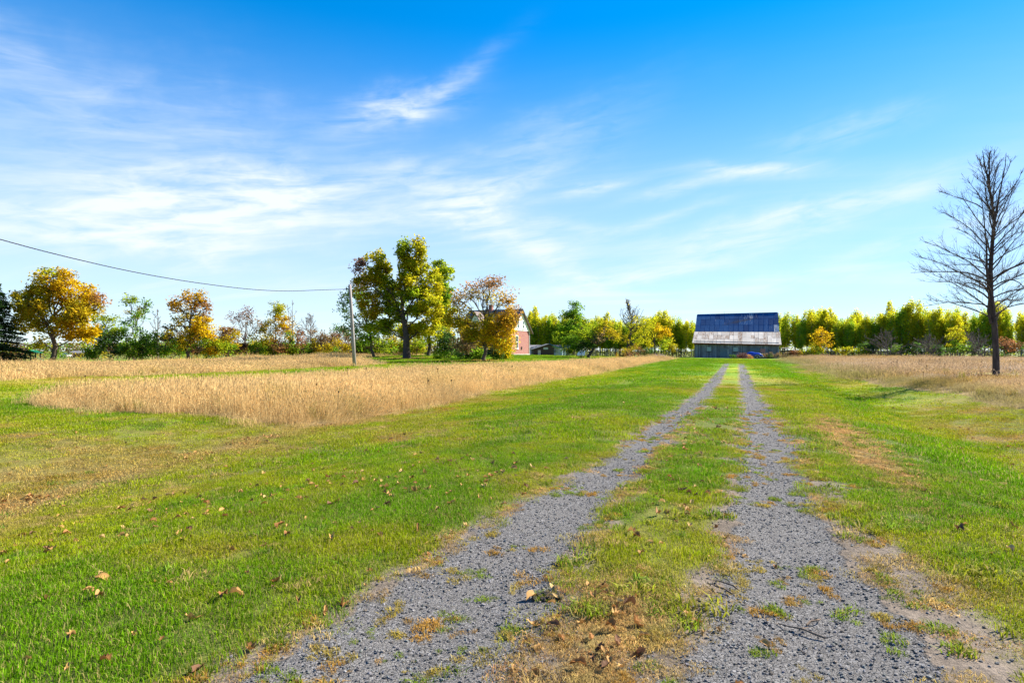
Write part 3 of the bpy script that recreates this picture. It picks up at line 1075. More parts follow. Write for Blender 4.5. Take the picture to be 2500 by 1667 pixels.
def mat_roof_sheet(name, c_lo, c_hi, streak, amount, rough, metal, kscale=1.0):
    """corrugated sheet: paint with rust or worn streaks running down the slope; each sheet has its own tone"""
    m, T, b = new_mat(name)
    p = objcoord(T)
    rnd = T.new('ShaderNodeObjectInfo').outputs['Random']
    mp = T.new('ShaderNodeMapping'); mp.inputs['Scale'].default_value = (7, 0.55, 0.55)
    T.l.new(p, mp.inputs[0])
    sx = T.new('ShaderNodeVectorMath', operation='ADD'); T.l.new(mp.outputs[0], sx.inputs[0])
    T.l.new(T.comb(T.m('MULTIPLY', rnd, 7.3), T.m('MULTIPLY', rnd, 37.0), 0), sx.inputs[1])
    n = T.noise(sx.outputs[0], 1.6, 4, 0.65)
    base = T.mix(rnd, c_lo, c_hi)
    thr = T.m('SUBTRACT', 0.86, T.m('MULTIPLY', attr(T, 'worn', 'OBJECT').outputs['Fac'], amount))
    st = T.mapr(n, thr, T.m('ADD', thr, 0.10), 0, 1)
    T.l.new(T.mix(st, base, streak), b.inputs['Base Color'])
    b.inputs['Roughness'].default_value = rough
    b.inputs['Metallic'].default_value = metal
    b.inputs['Specular IOR Level'].default_value = 0.06
    return m


M['boards'] = mat_boards()
M['roof_blue'] = mat_roof_sheet('blue_painted_sheet', (0.008, 0.045, 0.135), (0.020, 0.095, 0.235), (0.50, 0.48, 0.48), 0.40, 0.75, 0.0)
M['roof_tin'] = mat_roof_sheet('galvanised_sheet', (0.37, 0.325, 0.28), (0.55, 0.495, 0.435), (0.22, 0.145, 0.10), 0.52, 0.6, 0.0)
M['dark_wood'] = mat_plain('dark_wood', (0.05, 0.035, 0.03), 0.9, 0.4, 5, stretch=(8, 8, 0.6))
M['red_wood'] = mat_plain('dark_red_trim', (0.16, 0.035, 0.03), 0.85, 0.3, 4)
M['glass'] = mat_plain('window_glass', (0.05, 0.09, 0.10), 0.12, 0.2, 1, spec=0.6, bumps=0)
M['frame_grey'] = mat_plain('grey_frame', (0.33, 0.38, 0.38), 0.7, 0.15)
M['white'] = mat_plain('white_paint', (0.80, 0.79, 0.76), 0.6, 0.06, 3, bumps=0.05)
M['rust_board'] = mat_plain('reddish_board', (0.36, 0.17, 0.15), 0.8, 0.3, 5)
M['green_paint'] = mat_plain('green_plastic', (0.01, 0.20, 0.06), 0.5, 0.15)
M['blue_paint'] = mat_plain('blue_car_paint', (0.008, 0.035, 0.36), 0.28, 0.08, 2, spec=0.5, bumps=0)
M['blue_dark'] = mat_plain('dark_blue_plastic', (0.015, 0.03, 0.13), 0.5, 0.15)
M['rubber'] = mat_plain('old_rubber', (0.035, 0.032, 0.03), 0.9, 0.3)
M['rim'] = mat_plain('faded_rim', (0.40, 0.33, 0.28), 0.6, 0.3, 8)
M['shingle'] = mat_plain('roof_shingle', (0.17, 0.135, 0.125), 0.95, 0.3, 9, stretch=(1, 1, 3))
M['pole'] = mat_plain('pole_wood', (0.25, 0.22, 0.21), 0.9, 0.3, 3, stretch=(6, 6, 0.35), bumps=0.5)
M['wire'] = mat_plain('wire', (0.03, 0.03, 0.035), 0.7, 0.2)
M['beige'] = mat_plain('beige_wall', (0.40, 0.37, 0.35), 0.9, 0.2, 3)
M['grey_roof'] = mat_plain('grey_roof', (0.16, 0.155, 0.16), 0.85, 0.3, 4)
M['metal_blue'] = mat_plain('blue_sheet_roof', (0.05, 0.15, 0.28), 0.45, 0.25, 4, metal=0.2)
M['tarp_w'] = mat_plain('white_sheet', (0.72, 0.72, 0.72), 0.6, 0.12)
M['tarp_b'] = mat_plain('blue_sheet', (0.015, 0.06, 0.42), 0.5, 0.15)
M['earth'] = mat_plain('dark_earth', (0.035, 0.028, 0.022), 1.0, 0.5, 30)
M['twig'] = mat_plain('dry_twig', (0.16, 0.11, 0.075), 0.9, 0.3, 20)


def mat_brick():
    m, T, b = new_mat('red_brick')
    p = objcoord(T)
    sp = T.new('ShaderNodeSeparateXYZ'); T.l.new(p, sp.inputs[0])
    v = T.comb(T.m('ADD', sp.outputs[0], sp.outputs[1]), sp.outputs[2], 0)
    br = T.new('ShaderNodeTexBrick')
    T.l.new(v, br.inputs['Vector'])
    br.inputs['Scale'].default_value = 4.3
    br.inputs['Color1'].default_value = (0.25, 0.070, 0.055, 1)
    br.inputs['Color2'].default_value = (0.17, 0.045, 0.042, 1)
    br.inputs['Mortar'].default_value = (0.36, 0.25, 0.22, 1)
    br.inputs['Mortar Size'].default_value = 0.035
    br.inputs['Row Height'].default_value = 0.32
    n = T.noise(p, 2.2, 4, 0.6)
    T.l.new(T.mix(T.mapr(n, 0.35, 0.75, 0, 0.5), br.outputs['Color'], (0.30, 0.12, 0.10)), b.inputs['Base Color'])
    bump(T, b, br.outputs['Fac'], -0.3, 0.02)
    b.inputs['Roughness'].default_value = 0.9
    return m


M['brick'] = mat_brick()


def window(root, name, mb_frame, pane_box, frame_mat, sill=None, muntins=None):
    f = mb_frame.build(name, frame_mat, root)
    p = MB().box(*pane_box).build('pane', M['glass'], f)
    return f


# ------------------------------------------------------------------ the barn
def build_barn():
    A = R(-22.5)
    root = empty('barn', (38.6, 120.5, -0.12), A)
    tag(root, 'long weathered board barn with faded blue and bare tin roof', 'barn')
    g = np.random.default_rng(5)
    L, D = 16.3, 20.0
    eave = lambda x: 3.42 + (2.98 - 3.42) * x / L
    # board siding: every board a little uneven; boards under three photograph pixels wide are joined
    V = []; F = []; bl = []

    def board(x0, x1, y, z0, z1, t, nrm):
        b = len(V); r = g.uniform()
        ox, oy = nrm
        if ox == 0:
            P = [(x0, y, z0), (x1, y, z0), (x1, y + oy * t, z0), (x0, y + oy * t, z0)]
        else:
            P = [(y, x0, z0), (y, x1, z0), (y + ox * t, x1, z0), (y + ox * t, x0, z0)]
        for zz in (z0, z1):
            for q in P: V.append((q[0], q[1], zz)); bl.append(r)
        for f in ((3, 2, 1, 0), (4, 5, 6, 7), (0, 1, 5, 4), (1, 2, 6, 5), (2, 3, 7, 6), (3, 0, 4, 7)):
            F.append(tuple(b + i for i in f))
    x = 0.0
    while x < L - 0.02:
        w = min(g.uniform(0.17, 0.27), L - x)
        board(x, x + w - g.uniform(0.006, 0.018), 0.05, 0.0 + g.uniform(0, 0.09), eave(x) + 0.35, 0.03 + g.uniform(0, 0.03), (0, -1))
        x += w
    prof = [(0, 0), (0, 3.2), (5.0, 5.65), (10, 9.75), (15.0, 5.65), (20, 3.2), (20, 0)]
    for side, xx in ((-1, 0.05), (1, L - 0.05)):
        y = 0.12
        while y < D - 0.1:
            w = g.uniform(0.2, 0.28)
            top = np.interp(y + w / 2, [p[0] for p in prof[1:-1]], [p[1] for p in prof[1:-1]]) - 0.18
            board(y, min(y + w - 0.012, D - 0.05), xx, g.uniform(0, 0.08), top, 0.03 + g.uniform(0, 0.03), (side, 0))
            y += w
    me = bpy.data.meshes.new('wall'); me.from_pydata(V, [], F); put_f(me, np.array(bl), 'bl')
    link('wall', me, M['boards'], root)
    core = MB().prism([(0.06, 0), (0.06, 2.9), (5.0, 5.3), (10, 9.4), (15.0, 5.3), (19.9, 2.9), (19.9, 0)], 0, 0.06, L - 0.06)
    core.build('timber_frame', M['dark_wood'], root)
    MB().box(-0.02, L + 0.02, -0.03, 0.04, -0.3, 0.12).build('sill_beam', M['dark_wood'], root)

    # roof: lower skirt of bare tin, upper slope of painted blue sheets; each sheet is a piece of its own
    ridge_y = 10.0
    ky = 5.0
    kz = lambda x: 5.92 + (5.62 - 5.92) * x / L
    ez = lambda x: eave(x) - 0.06
    rz_ = lambda x: 9.92 + 0.05 * x / L
    roof = MB()
    for (xa, xb) in ((-0.25, L + 0.25),):
        for sgn in (1, -1):
            fy = (lambda q: q) if sgn == 1 else (lambda q: 2 * ridge_y - q)
            P = [(-0.25, -0.55, ez(0)), (L + 0.25, -0.55, ez(L)), (L + 0.25, ky, kz(L)), (-0.25, ky, kz(0))]
            roof.hexa([(p[0], fy(p[1]), p[2] - 0.10) for p in P] + [(p[0], fy(p[1]), p[2] - 0.04) for p in P])
            P = [(-0.2, ky, kz(0)), (L + 0.2, ky, kz(L)), (L + 0.05, ridge_y, rz_(L)), (-0.05, ridge_y, rz_(0))]
            roof.hexa([(p[0], fy(p[1]), p[2] - 0.10) for p in P] + [(p[0], fy(p[1]), p[2] - 0.04) for p in P])
    ro = roof.build('roof', M['dark_wood'], root)
    MB().tube([(-0.1, ridge_y, rz_(0) + 0.02), (L / 2, ridge_y, rz_(L / 2) + 0.02), (L + 0.1, ridge_y, rz_(L) + 0.02)], 0.09, 6).build('ridge_cap', M['roof_blue'], ro)
    for i in range(2):
        MB().tube([(5.6, ridge_y, 9.9), (5.6, ridge_y, 10.55)], 0.018, 4).build('lightning_rod', M['wire'], ro) if i == 0 else None

    def sheet(x0, x1, s0, s1, low, front, lift, skew, mat, worn):
        """corrugated sheet between slope fractions s0 and s1"""
        n = max(2, int((x1 - x0) / 0.11))
        V = []; F = []
        for j, s in enumerate((s0, s1)):
            for i in range(n + 1):
                x = x0 + (x1 - x0) * i / n
                if low:
                    y = -0.62 + (ky + 0.62) * s; z = ez(x) + (kz(x) - ez(x)) * s
                else:
                    y = ky - 0.05 + (ridge_y - ky + 0.05) * s; z = kz(x) + (rz_(x) - kz(x)) * s
                off = (0.03 if i % 2 else 0.0) + lift * (1 - j) + skew * (i / n - 0.5) * (1 - j)
                z += off
                if not front: y = 2 * ridge_y - y
                V.append((x, y, z))
        m = n + 1
        for i in range(n): F.append((i, i + 1, m + i + 1, m + i))
        me = bpy.data.meshes.new('roof_sheet'); me.from_pydata(V, [], F)
        o = link('roof_sheet', me, mat, ro); o['worn'] = float(worn)
    for front in (True, False):
        # lower tin: two long courses left, three right, of sheets two feet wide or a little more
        ncol = 21
        xs = [-0.35 + (L + 0.7) * k / ncol + (g.uniform(-0.05, 0.05) if 0 < k < ncol else 0) for k in range(ncol + 1)]
        for c in range(ncol):
            cuts = [-0.01, 0.34 + g.uniform(-0.02, 0.02), 0.68 + g.uniform(-0.02, 0.02), 1.0] if c < 12 else ([-0.01, 0.44, 0.70, 1.0] if g.uniform() < 0.4 else [-0.01, 0.5, 1.0])
            if not front: cuts = [0, 1.0]
            for r_ in range(len(cuts) - 1):
                if cuts[r_ + 1] - cuts[r_] < 0.08: continue
                sheet(xs[c] - 0.03, xs[c + 1] + 0.03, cuts[r_], min(cuts[r_ + 1] + 0.02, 1.0), True, front, 0.008 + 0.006 * (c % 2) + g.uniform(0, 0.012), g.uniform(-0.02, 0.02), M['roof_tin'], g.uniform(0.35, 0.85))
        ncol = 17
        xs = [-0.22 + (L + 0.44) * k / ncol for k in range(ncol + 1)]
        for c in range(ncol):
            fx = (c + 0.5) / ncol
            cuts = [0.0, 0.36, 0.70, 1.0] if front else [0, 1.0]
            for r_ in range(len(cuts) - 1):
                s = (cuts[r_] + cuts[r_ + 1]) / 2
                worn = g.uniform(0.15, 0.5) + 0.8 * math.exp(-((fx - 0.66) / 0.14) ** 2 - ((s - 0.72) / 0.22) ** 2) + 0.75 * math.exp(-((fx - 0.97) / 0.05) ** 2 - ((s - 0.25) / 0.25) ** 2) + 0.35 * math.exp(-((fx - 0.36) / 0.12) ** 2 - ((s - 0.62) / 0.15) ** 2) + (0.12 if r_ == 0 else 0)
                sheet(xs[c] - 0.03, xs[c + 1] + 0.03, cuts[r_], min(cuts[r_ + 1] + 0.02, 1.0), False, front, 0.008 + 0.006 * (c % 2) + g.uniform(0, 0.008), g.uniform(-0.015, 0.015), M['roof_blue'], worn)
    # fascia under the eave
    MB().hexa([(-0.25, -0.5, ez(0) - 0.24), (L + 0.25, -0.5, ez(L) - 0.24), (L + 0.25, -0.44, ez(L) - 0.24), (-0.25, -0.44, ez(0) - 0.24),
               (-0.25, -0.5, ez(0) - 0.11), (L + 0.25, -0.5, ez(L) - 0.11), (L + 0.25, -0.44, ez(L) - 0.11), (-0.25, -0.44, ez(0) - 0.11)]).build('fascia', M['red_wood'], root)

    # openings: two grey windows, a boarded red one, two plank doors
    def wdw(cx, cz, w, h, fm, boarded=False):
        y = -0.03
        f = MB()
        f.box(cx - w / 2, cx - w / 2 + 0.08, y - 0.06, y + 0.02, cz - h / 2, cz + h / 2)
        f.box(cx + w / 2 - 0.08, cx + w / 2, y - 0.06, y + 0.02, cz - h / 2, cz + h / 2)
        f.box(cx - w / 2 + 0.08, cx + w / 2 - 0.08, y - 0.06, y + 0.02, cz + h / 2 - 0.08, cz + h / 2)
        f.box(cx - w / 2 + 0.08, cx + w / 2 - 0.08, y - 0.06, y + 0.02, cz - h / 2, cz - h / 2 + 0.08)
        o = f.build('window', fm, root)
        if boarded:
            q = tag(MB().box(cx - w / 2 + 0.08, cx + w / 2 - 0.08, y - 0.04, y + 0.01, cz - h / 2 + 0.08, cz + h / 2 - 0.08).build('shutter', M['rust_board'], o), 'faded reddish board closing the window')
        else:
            MB().box(cx - w / 2 + 0.08, cx + w / 2 - 0.08, y - 0.02, y + 0.015, cz - h / 2 + 0.08, cz + h / 2 - 0.08).build('pane', M['glass_pale'], o)
            MB().box(cx - 0.018, cx + 0.018, y - 0.045, y - 0.02, cz - h / 2 + 0.08, cz + h / 2 - 0.08).build('muntin', fm, o)
            MB().box(cx - w / 2 - 0.08, cx + w / 2 + 0.08, y - 0.12, y - 0.001, cz - h / 2 - 0.12, cz - h / 2 - 0.02).build('sill', M['dark_wood'], o)
    wdw(2.95, 2.05, 0.85, 0.85, M['frame_grey'])
    wdw(8.15, 1.95, 0.85, 0.85, M['frame_grey'])
    wdw(13.3, 1.72, 0.95, 0.75, M['rust_board'], True)
    for (x0, x1, h) in ((5.15, 6.5, 2.15), (10.9, 12.7, 2.2)):
        d = MB(); x = x0
        while x < x1 - 0.05:
            w = g.uniform(0.2, 0.28); d.box(x, min(x + w - 0.012, x1), -0.10, -0.035, 0.1, h + g.uniform(-0.02, 0.02)); x += w
        me_ = d.build('door', M['door'], root)
        MB().box(x0 - 0.35, x1 + 0.35, -0.16, -0.10, h + 0.04, h + 0.14).build('door_track', M['boards_plain'], me_)
        MB().box(x0, x1, -0.14, -0.102, 0.5, 0.62).build('brace', M['boards_plain'], me_)
        MB().box(x0, x1, -0.14, -0.102, 1.7, 1.82).build('brace', M['boards_plain'], me_)
    # pale post beside the middle window
    MB().box(6.62, 6.74, -0.12, -0.03, 0.2, 2.0).build('door_post', M['frame_grey'], root)


M['glass_pale'] = mat_plain('dusty_glass', (0.22, 0.32, 0.33), 0.35, 0.25, 3, spec=0.5, bumps=0)
M['door'] = mat_plain('blue_grey_door', (0.12, 0.165, 0.20), 0.9, 0.35, 3, stretch=(8, 8, 0.5))
M['boards_plain'] = mat_plain('grey_rail', (0.14, 0.15, 0.17), 0.9, 0.3, 4)
build_barn()


# ------------------------------------------------------------------ the brick house
def build_house():
    A = R(-24)
    zb = Hs(0.5, 106) - 0.05
    root = empty('brick_house', (-0.2, 104, zb), A)          # at the right front corner; local +y runs back, -x to the left
    tag(root, 'red brick house with white gable and brown roof behind the orange tree', 'house')
    W, L, E = 9.0, 10.6, 4.65      # depth, length, eave height
    P = 8.55                       # ridge height
    MB().box(-L, 0, 0, W, -0.4, E).build('wall', M['brick'], root)
    MB().box(-L - 0.06, 0.06, -0.06, W + 0.06, -0.5, 0.22).build('foundation', M['beige'], root)
    for x0, x1 in ((-0.02, 0.10), (-L - 0.10, -L + 0.02)):
        gme = MB().prism([(-0.02, E - 0.02), (W + 0.02, E - 0.02), (W / 2, P - 0.12)], 0, x0, x1)
        go = gme.build('gable', M['white'], root)
    tag(go, 'white clapboard gable')
    # clapboard courses on the visible gable
    for k in range(9):
        z = E + 0.25 + k * 0.40
        hw = W / 2 * (P - 0.2 - z) / (P - 0.2 - E)
        if hw > 0.2:
            MB().box(0.10, 0.118, W / 2 - hw, W / 2 + hw, z, z + 0.06).build('clapboard', M['white'], go)
    # roof
    t = 0.16
    ov = 0.55
    sl = (P - E) / (W / 2)
    roof = MB()
    for s in (0, 1):
        fy = (lambda q: q) if s == 0 else (lambda q: W - q)
        Q = [(-L - 0.45, -ov, E - ov * sl), (0.5, -ov, E - ov * sl), (0.5, W / 2, P), (-L - 0.45, W / 2, P)]
        roof.hexa([(p[0], fy(p[1]), p[2] - 0.02) for p in Q] + [(p[0], fy(p[1]), p[2] + t) for p in Q])
    ro = roof.build('roof', M['shingle'], root)
    MB().tube([(-L - 0.46, W / 2, P + t), (0.51, W / 2, P + t)], 0.08, 6).build('ridge_cap', M['shingle'], ro)
    # shingle courses as low steps along the slope
    for s in (0, 1):
        for k in range(1, 12):
            f = k / 12
            y = -ov + (W / 2 + ov) * f; z = E - ov * sl + (P - E + ov * sl) * f + t
            yy = y if s == 0 else W - y
            MB().box(-L - 0.44, 0.49, yy - 0.03, yy + 0.03, z - 0.02, z + 0.035).build('shingle_course', M['shingle'], ro)
    for s in (0, 1):
        fy = (lambda q: q) if s == 0 else (lambda q: W - q)
        Q = [(-ov, E - ov * sl), (W / 2, P)]
        b = MB()
        b.hexa([(0.5, fy(Q[0][0]), Q[0][1] - 0.16), (0.56, fy(Q[0][0]), Q[0][1] - 0.16), (0.56, fy(Q[1][0]), Q[1][1] - 0.16), (0.5, fy(Q[1][0]), Q[1][1] - 0.16),
                (0.5, fy(Q[0][0]), Q[0][1] + 0.14), (0.56, fy(Q[0][0]), Q[0][1] + 0.14), (0.56, fy(Q[1][0]), Q[1][1] + 0.14), (0.5, fy(Q[1][0]), Q[1][1] + 0.14)])
        b.build('bargeboard', M['dark_wood'], root)
    ch = MB().box(-6.6, -5.9, W / 2 - 0.35, W / 2 + 0.35, P - 0.4, P + 1.1)
    c = ch.build('chimney', M['brick'], ro)
    MB().box(-6.68, -5.82, W / 2 - 0.43, W / 2 + 0.43, P + 1.1, P + 1.22).build('chimney_cap', M['beige'], c)
    MB().tube([(-9.0, W / 2, P), (-9.0, W / 2, P + 4.3)], 0.035, 5).tube([(-9.4, W / 2, P + 4.1), (-8.6, W / 2, P + 4.1)], 0.02, 4).build('aerial', M['wire'], ro)

    # cross gable on the side towards the meadow
    gx, gw = -7.2, 3.6
    gp = P - 0.5
    cg = MB().prism([(gx - gw / 2, E - 0.3), (gx + gw / 2, E - 0.3), (gx + gw / 2, E + 0.3), (gx, gp - 0.2), (gx - gw / 2, E + 0.3)], 1, -0.25, W / 2 - 0.6)
    cgo = tag(cg.build('cross_gable', M['white'], root), 'white painted cross gable')
    rr = MB()
    for s in (-1, 1):
        Q = [(gx + s * (gw / 2 + 0.4), E - 0.05), (gx, gp)]
        rr.hexa([(Q[0][0], -0.7, Q[0][1]), (Q[0][0], W / 2 - 0.5, Q[0][1]), (Q[1][0], W / 2 - 0.5, Q[1][1]), (Q[1][0], -0.7, Q[1][1]),
                 (Q[0][0], -0.7, Q[0][1] + 0.14), (Q[0][0], W / 2 - 0.5, Q[0][1] + 0.14), (Q[1][0], W / 2 - 0.5, Q[1][1] + 0.14), (Q[1][0], -0.7, Q[1][1] + 0.14)])
    rr.build('cross_roof', M['shingle'], cgo)

    # windows: on the gable side (x = 0 plane) and on the front
    def win_side(yc, z0, z1, w, x):
        f = MB()
        f.box(x, x + 0.06, yc - w / 2 - 0.1, yc - w / 2, z0 - 0.1, z1 + 0.1).box(x, x + 0.06, yc + w / 2, yc + w / 2 + 0.1, z0 - 0.1, z1 + 0.1)
        f.box(x, x + 0.06, yc - w / 2, yc + w / 2, z1, z1 + 0.1).box(x, x + 0.06, yc - w / 2, yc + w / 2, z0 - 0.1, z0)
        f.box(x, x + 0.05, yc - w / 2, yc + w / 2, (z0 + z1) / 2 - 0.04, (z0 + z1) / 2 + 0.04)
        o = f.build('window', M['white'], root)
        MB().box(x - 0.05, x + 0.025, yc - w / 2, yc + w / 2, z0, (z0 + z1) / 2 - 0.04).build('pane', M['glass'], o)
        MB().box(x - 0.05, x + 0.025, yc - w / 2, yc + w / 2, (z0 + z1) / 2 + 0.04, z1).build('pane', M['glass'], o)
        MB().box(x, x + 0.14, yc - w / 2 - 0.15, yc + w / 2 + 0.15, z0 - 0.2, z0 - 0.101).build('sill', M['white'], o)
    win_side(3.1, 5.1, 6.5, 0.75, 0.119)
    win_side(5.6, 5.1, 6.5, 0.75, 0.119)
    win_side(2.6, 1.35, 3.6, 1.15, 0.003)
    MB().box(0.002, 0.14, 4.7, 5.05, 1.05, 1.6).build('meter_box', M['dark_wood'], root)
    MB().tube([(0.07, 8.75, 0.2), (0.07, 8.75, E - 0.1)], 0.06, 6).build('downpipe', M['white'], root)
    for xc in (-2.6, -9.0, -5.2):
        f = MB()
        z0, z1, w, y = 1.2, 3.0, 1.0, -0.003
        f.box(xc - w / 2 - 0.1, xc - w / 2, y - 0.06, y, z0, z1).box(xc + w / 2, xc + w / 2 + 0.1, y - 0.06, y, z0, z1)
        f.box(xc - w / 2 - 0.1, xc + w / 2 + 0.1, y - 0.06, y, z1, z1 + 0.1).box(xc - w / 2 - 0.1, xc + w / 2 + 0.1, y - 0.06, y, z0 - 0.1, z0)
        o = f.build('window', M['white'], root)
        MB().box(xc - w / 2, xc + w / 2, y - 0.025, y + 0.05, z0, z1).build('pane', M['glass'], o)
    f = MB().box(gx - 0.6, gx - 0.5, -0.31, -0.251, E + 0.4, E + 1.7).box(gx + 0.5, gx + 0.6, -0.31, -0.251, E + 0.4, E + 1.7).box(gx - 0.5, gx + 0.5, -0.31, -0.251, E + 1.6, E + 1.7).box(gx - 0.5, gx + 0.5, -0.31, -0.251, E + 0.4, E + 0.5)
    o = f.build('window', M['white'], root)
    MB().box(gx - 0.5, gx + 0.5, -0.28, -0.2, E + 0.5, E + 1.6).build('pane', M['glass'], o)


build_house()


# ------------------------------------------------------------------ sheds and yard things beyond the house
def build_sheds():
    d = 122
    x0, y0, z0 = at(1303, d)
    root = empty('garden_shed', (x0, y0, z0 - 0.05), R(6))
    tag(root, 'low dark wooden shed with blue sheet roof beside the house', 'shed')
    W, Dp, e, p = 4.4, 3.6, 1.45, 2.5
    MB().prism([(0, 0), (W, 0), (W, 1.75), (3.3, p - 0.08), (0, e - 0.08)], 1, 0, Dp).build('wall', M['dark_wood'], root)
    r = MB().hexa([(-0.3, -0.35, e - 0.1), (3.3, -0.35, p), (3.3, Dp + 0.3, p), (-0.3, Dp + 0.3, e - 0.1), (-0.3, -0.35, e), (3.3, -0.35, p + 0.1), (3.3, Dp + 0.3, p + 0.1), (-0.3, Dp + 0.3, e)])
    ro = r.build('roof', M['grey_roof'], root)
    r = MB().hexa([(3.3, -0.35, p), (5.7, -0.35, 1.62), (5.7, Dp + 0.3, 1.62), (3.3, Dp + 0.3, p), (3.3, -0.35, p + 0.1), (5.7, -0.35, 1.72), (5.7, Dp + 0.3, 1.72), (3.3, Dp + 0.3, p + 0.1)])
    tag(r.build('porch_roof', M['metal_blue'], root), 'blue sheet metal slope over the porch')
    for y in (0.0, 1.6, 3.2):
        MB().box(5.45, 5.57, y, y + 0.12, 0, 1.66).build('post', M['frame_grey'], root)
    MB().box(2.1, 3.1, -0.06, 0.0 - 0.003, 1.35, 1.8).build('window', M['frame_grey'], root)
    MB().box(0.9, 1.5, -0.05, -0.003, 0.05, 1.2).build('door', M['beige'], root)
    # crinkled plastic sheets hung along the porch
    for k, (yy, ww) in enumerate(((-0.2, 0.55), (-0.25, 0.4))):
        g = np.random.default_rng(40 + k)
        mb = MB()
        n = 7; xs = 5.75 + k * 0.75
        V = [(xs + ww * i / n + g.normal(0, 0.02), yy + 0.09 * math.sin(i * 2.1) + g.normal(0, 0.03), z) for z in (0.05, 0.8, 1.45) for i in range(n + 1)]
        F = [(j * (n + 1) + i, j * (n + 1) + i + 1, (j + 1) * (n + 1) + i + 1, (j + 1) * (n + 1) + i) for j in range(2) for i in range(n)]
        o = mb.add(V, F).build('plastic_sheet', M['tarp_g'], root)
    # long pale garage behind
    x1, y1, z1 = at(1288, 136)
    root = empty('garage', (x1, y1, z1 - 0.05), R(-3))
    tag(root, 'long low pale garage behind the dark shed', 'garage')
    MB().box(0, 10.2, 0, 5, 0, 2.0).build('wall', M['beige'], root)
    MB().prism([(-0.4, 1.95), (5.4, 1.95), (2.5, 2.75)], 0, -0.4, 10.6).build('roof', M['grey_roof'], root)
    MB().box(1.0, 3.3, -0.05, -0.003, 0.05, 1.8).build('door', M['frame_grey'], root)
    MB().box(9.0, 9.12, -0.06, -0.003, 0, 1.95).build('corner_board', M['white'], root)
    MB().box(6.2, 7.2, -0.05, -0.003, 0.9, 1.6).build('window', M['glass'], root)
    # pale sheet leaning against a low rack
    x2, y2, z2 = at(1408, 119)
    root = empty('leaning_board', (x2, y2, z2), R(-8))
    tag(root, 'pale sheet leaning in the yard beside the apple tree', 'board')
    MB().hexa([(0, 0, 0), (1.7, 0.1, 0), (1.7, 0.16, 0), (0, 0.06, 0), (0.35, 0.8, 1.05), (1.75, 0.9, 1.15), (1.75, 0.96, 1.15), (0.35, 0.86, 1.05)]).build('sheet', M['tarp_w'], root)
    MB().tube([(0.5, 1.2, 0), (0.6, 0.85, 1.0)], 0.04, 5).tube([(1.5, 1.2, 0), (1.6, 0.95, 1.1)], 0.04, 5).build('prop', M['dark_wood'], root)
    # blue and white covered heap under the yellow trees
    x3, y3, z3 = at(1592, 126)
    root = empty('covered_heap', (x3, y3, z3), R(-20))
    tag(root, 'low heap under blue and white sheets beneath the yellow trees', 'heap')

    def mound(x0, x1, w, h, mat, nm, seed):
        g = np.random.default_rng(seed)
        n, m = 12, 8
        V = []; F = []
        for i in range(n + 1):
            for j in range(m + 1):
                fx, fy = i / n, j / m
                z = h * (math.sin(math.pi * fx) ** 0.6) * (math.sin(math.pi * fy) ** 0.6) * g.uniform(0.88, 1.06)
                V.append((x0 + (x1 - x0) * fx, (fy - 0.5) * w, z))
        for i in range(n):
            for j in range(m):
                a = i * (m + 1) + j; F.append((a, a + m + 1, a + m + 2, a + 1))
        return MB().add(V, F).build(nm, mat, root, smooth=True)
    mound(0.0, 1.7, 1.4, 0.62, M['tarp_b'], 'blue_sheet', 1)
    mound(1.1, 3.0, 1.5, 0.66, M['tarp_w'], 'white_sheet', 2)


M['tarp_g'] = mat_plain('milky_plastic', (0.42, 0.50, 0.55), 0.3, 0.25, 5)
build_sheds()


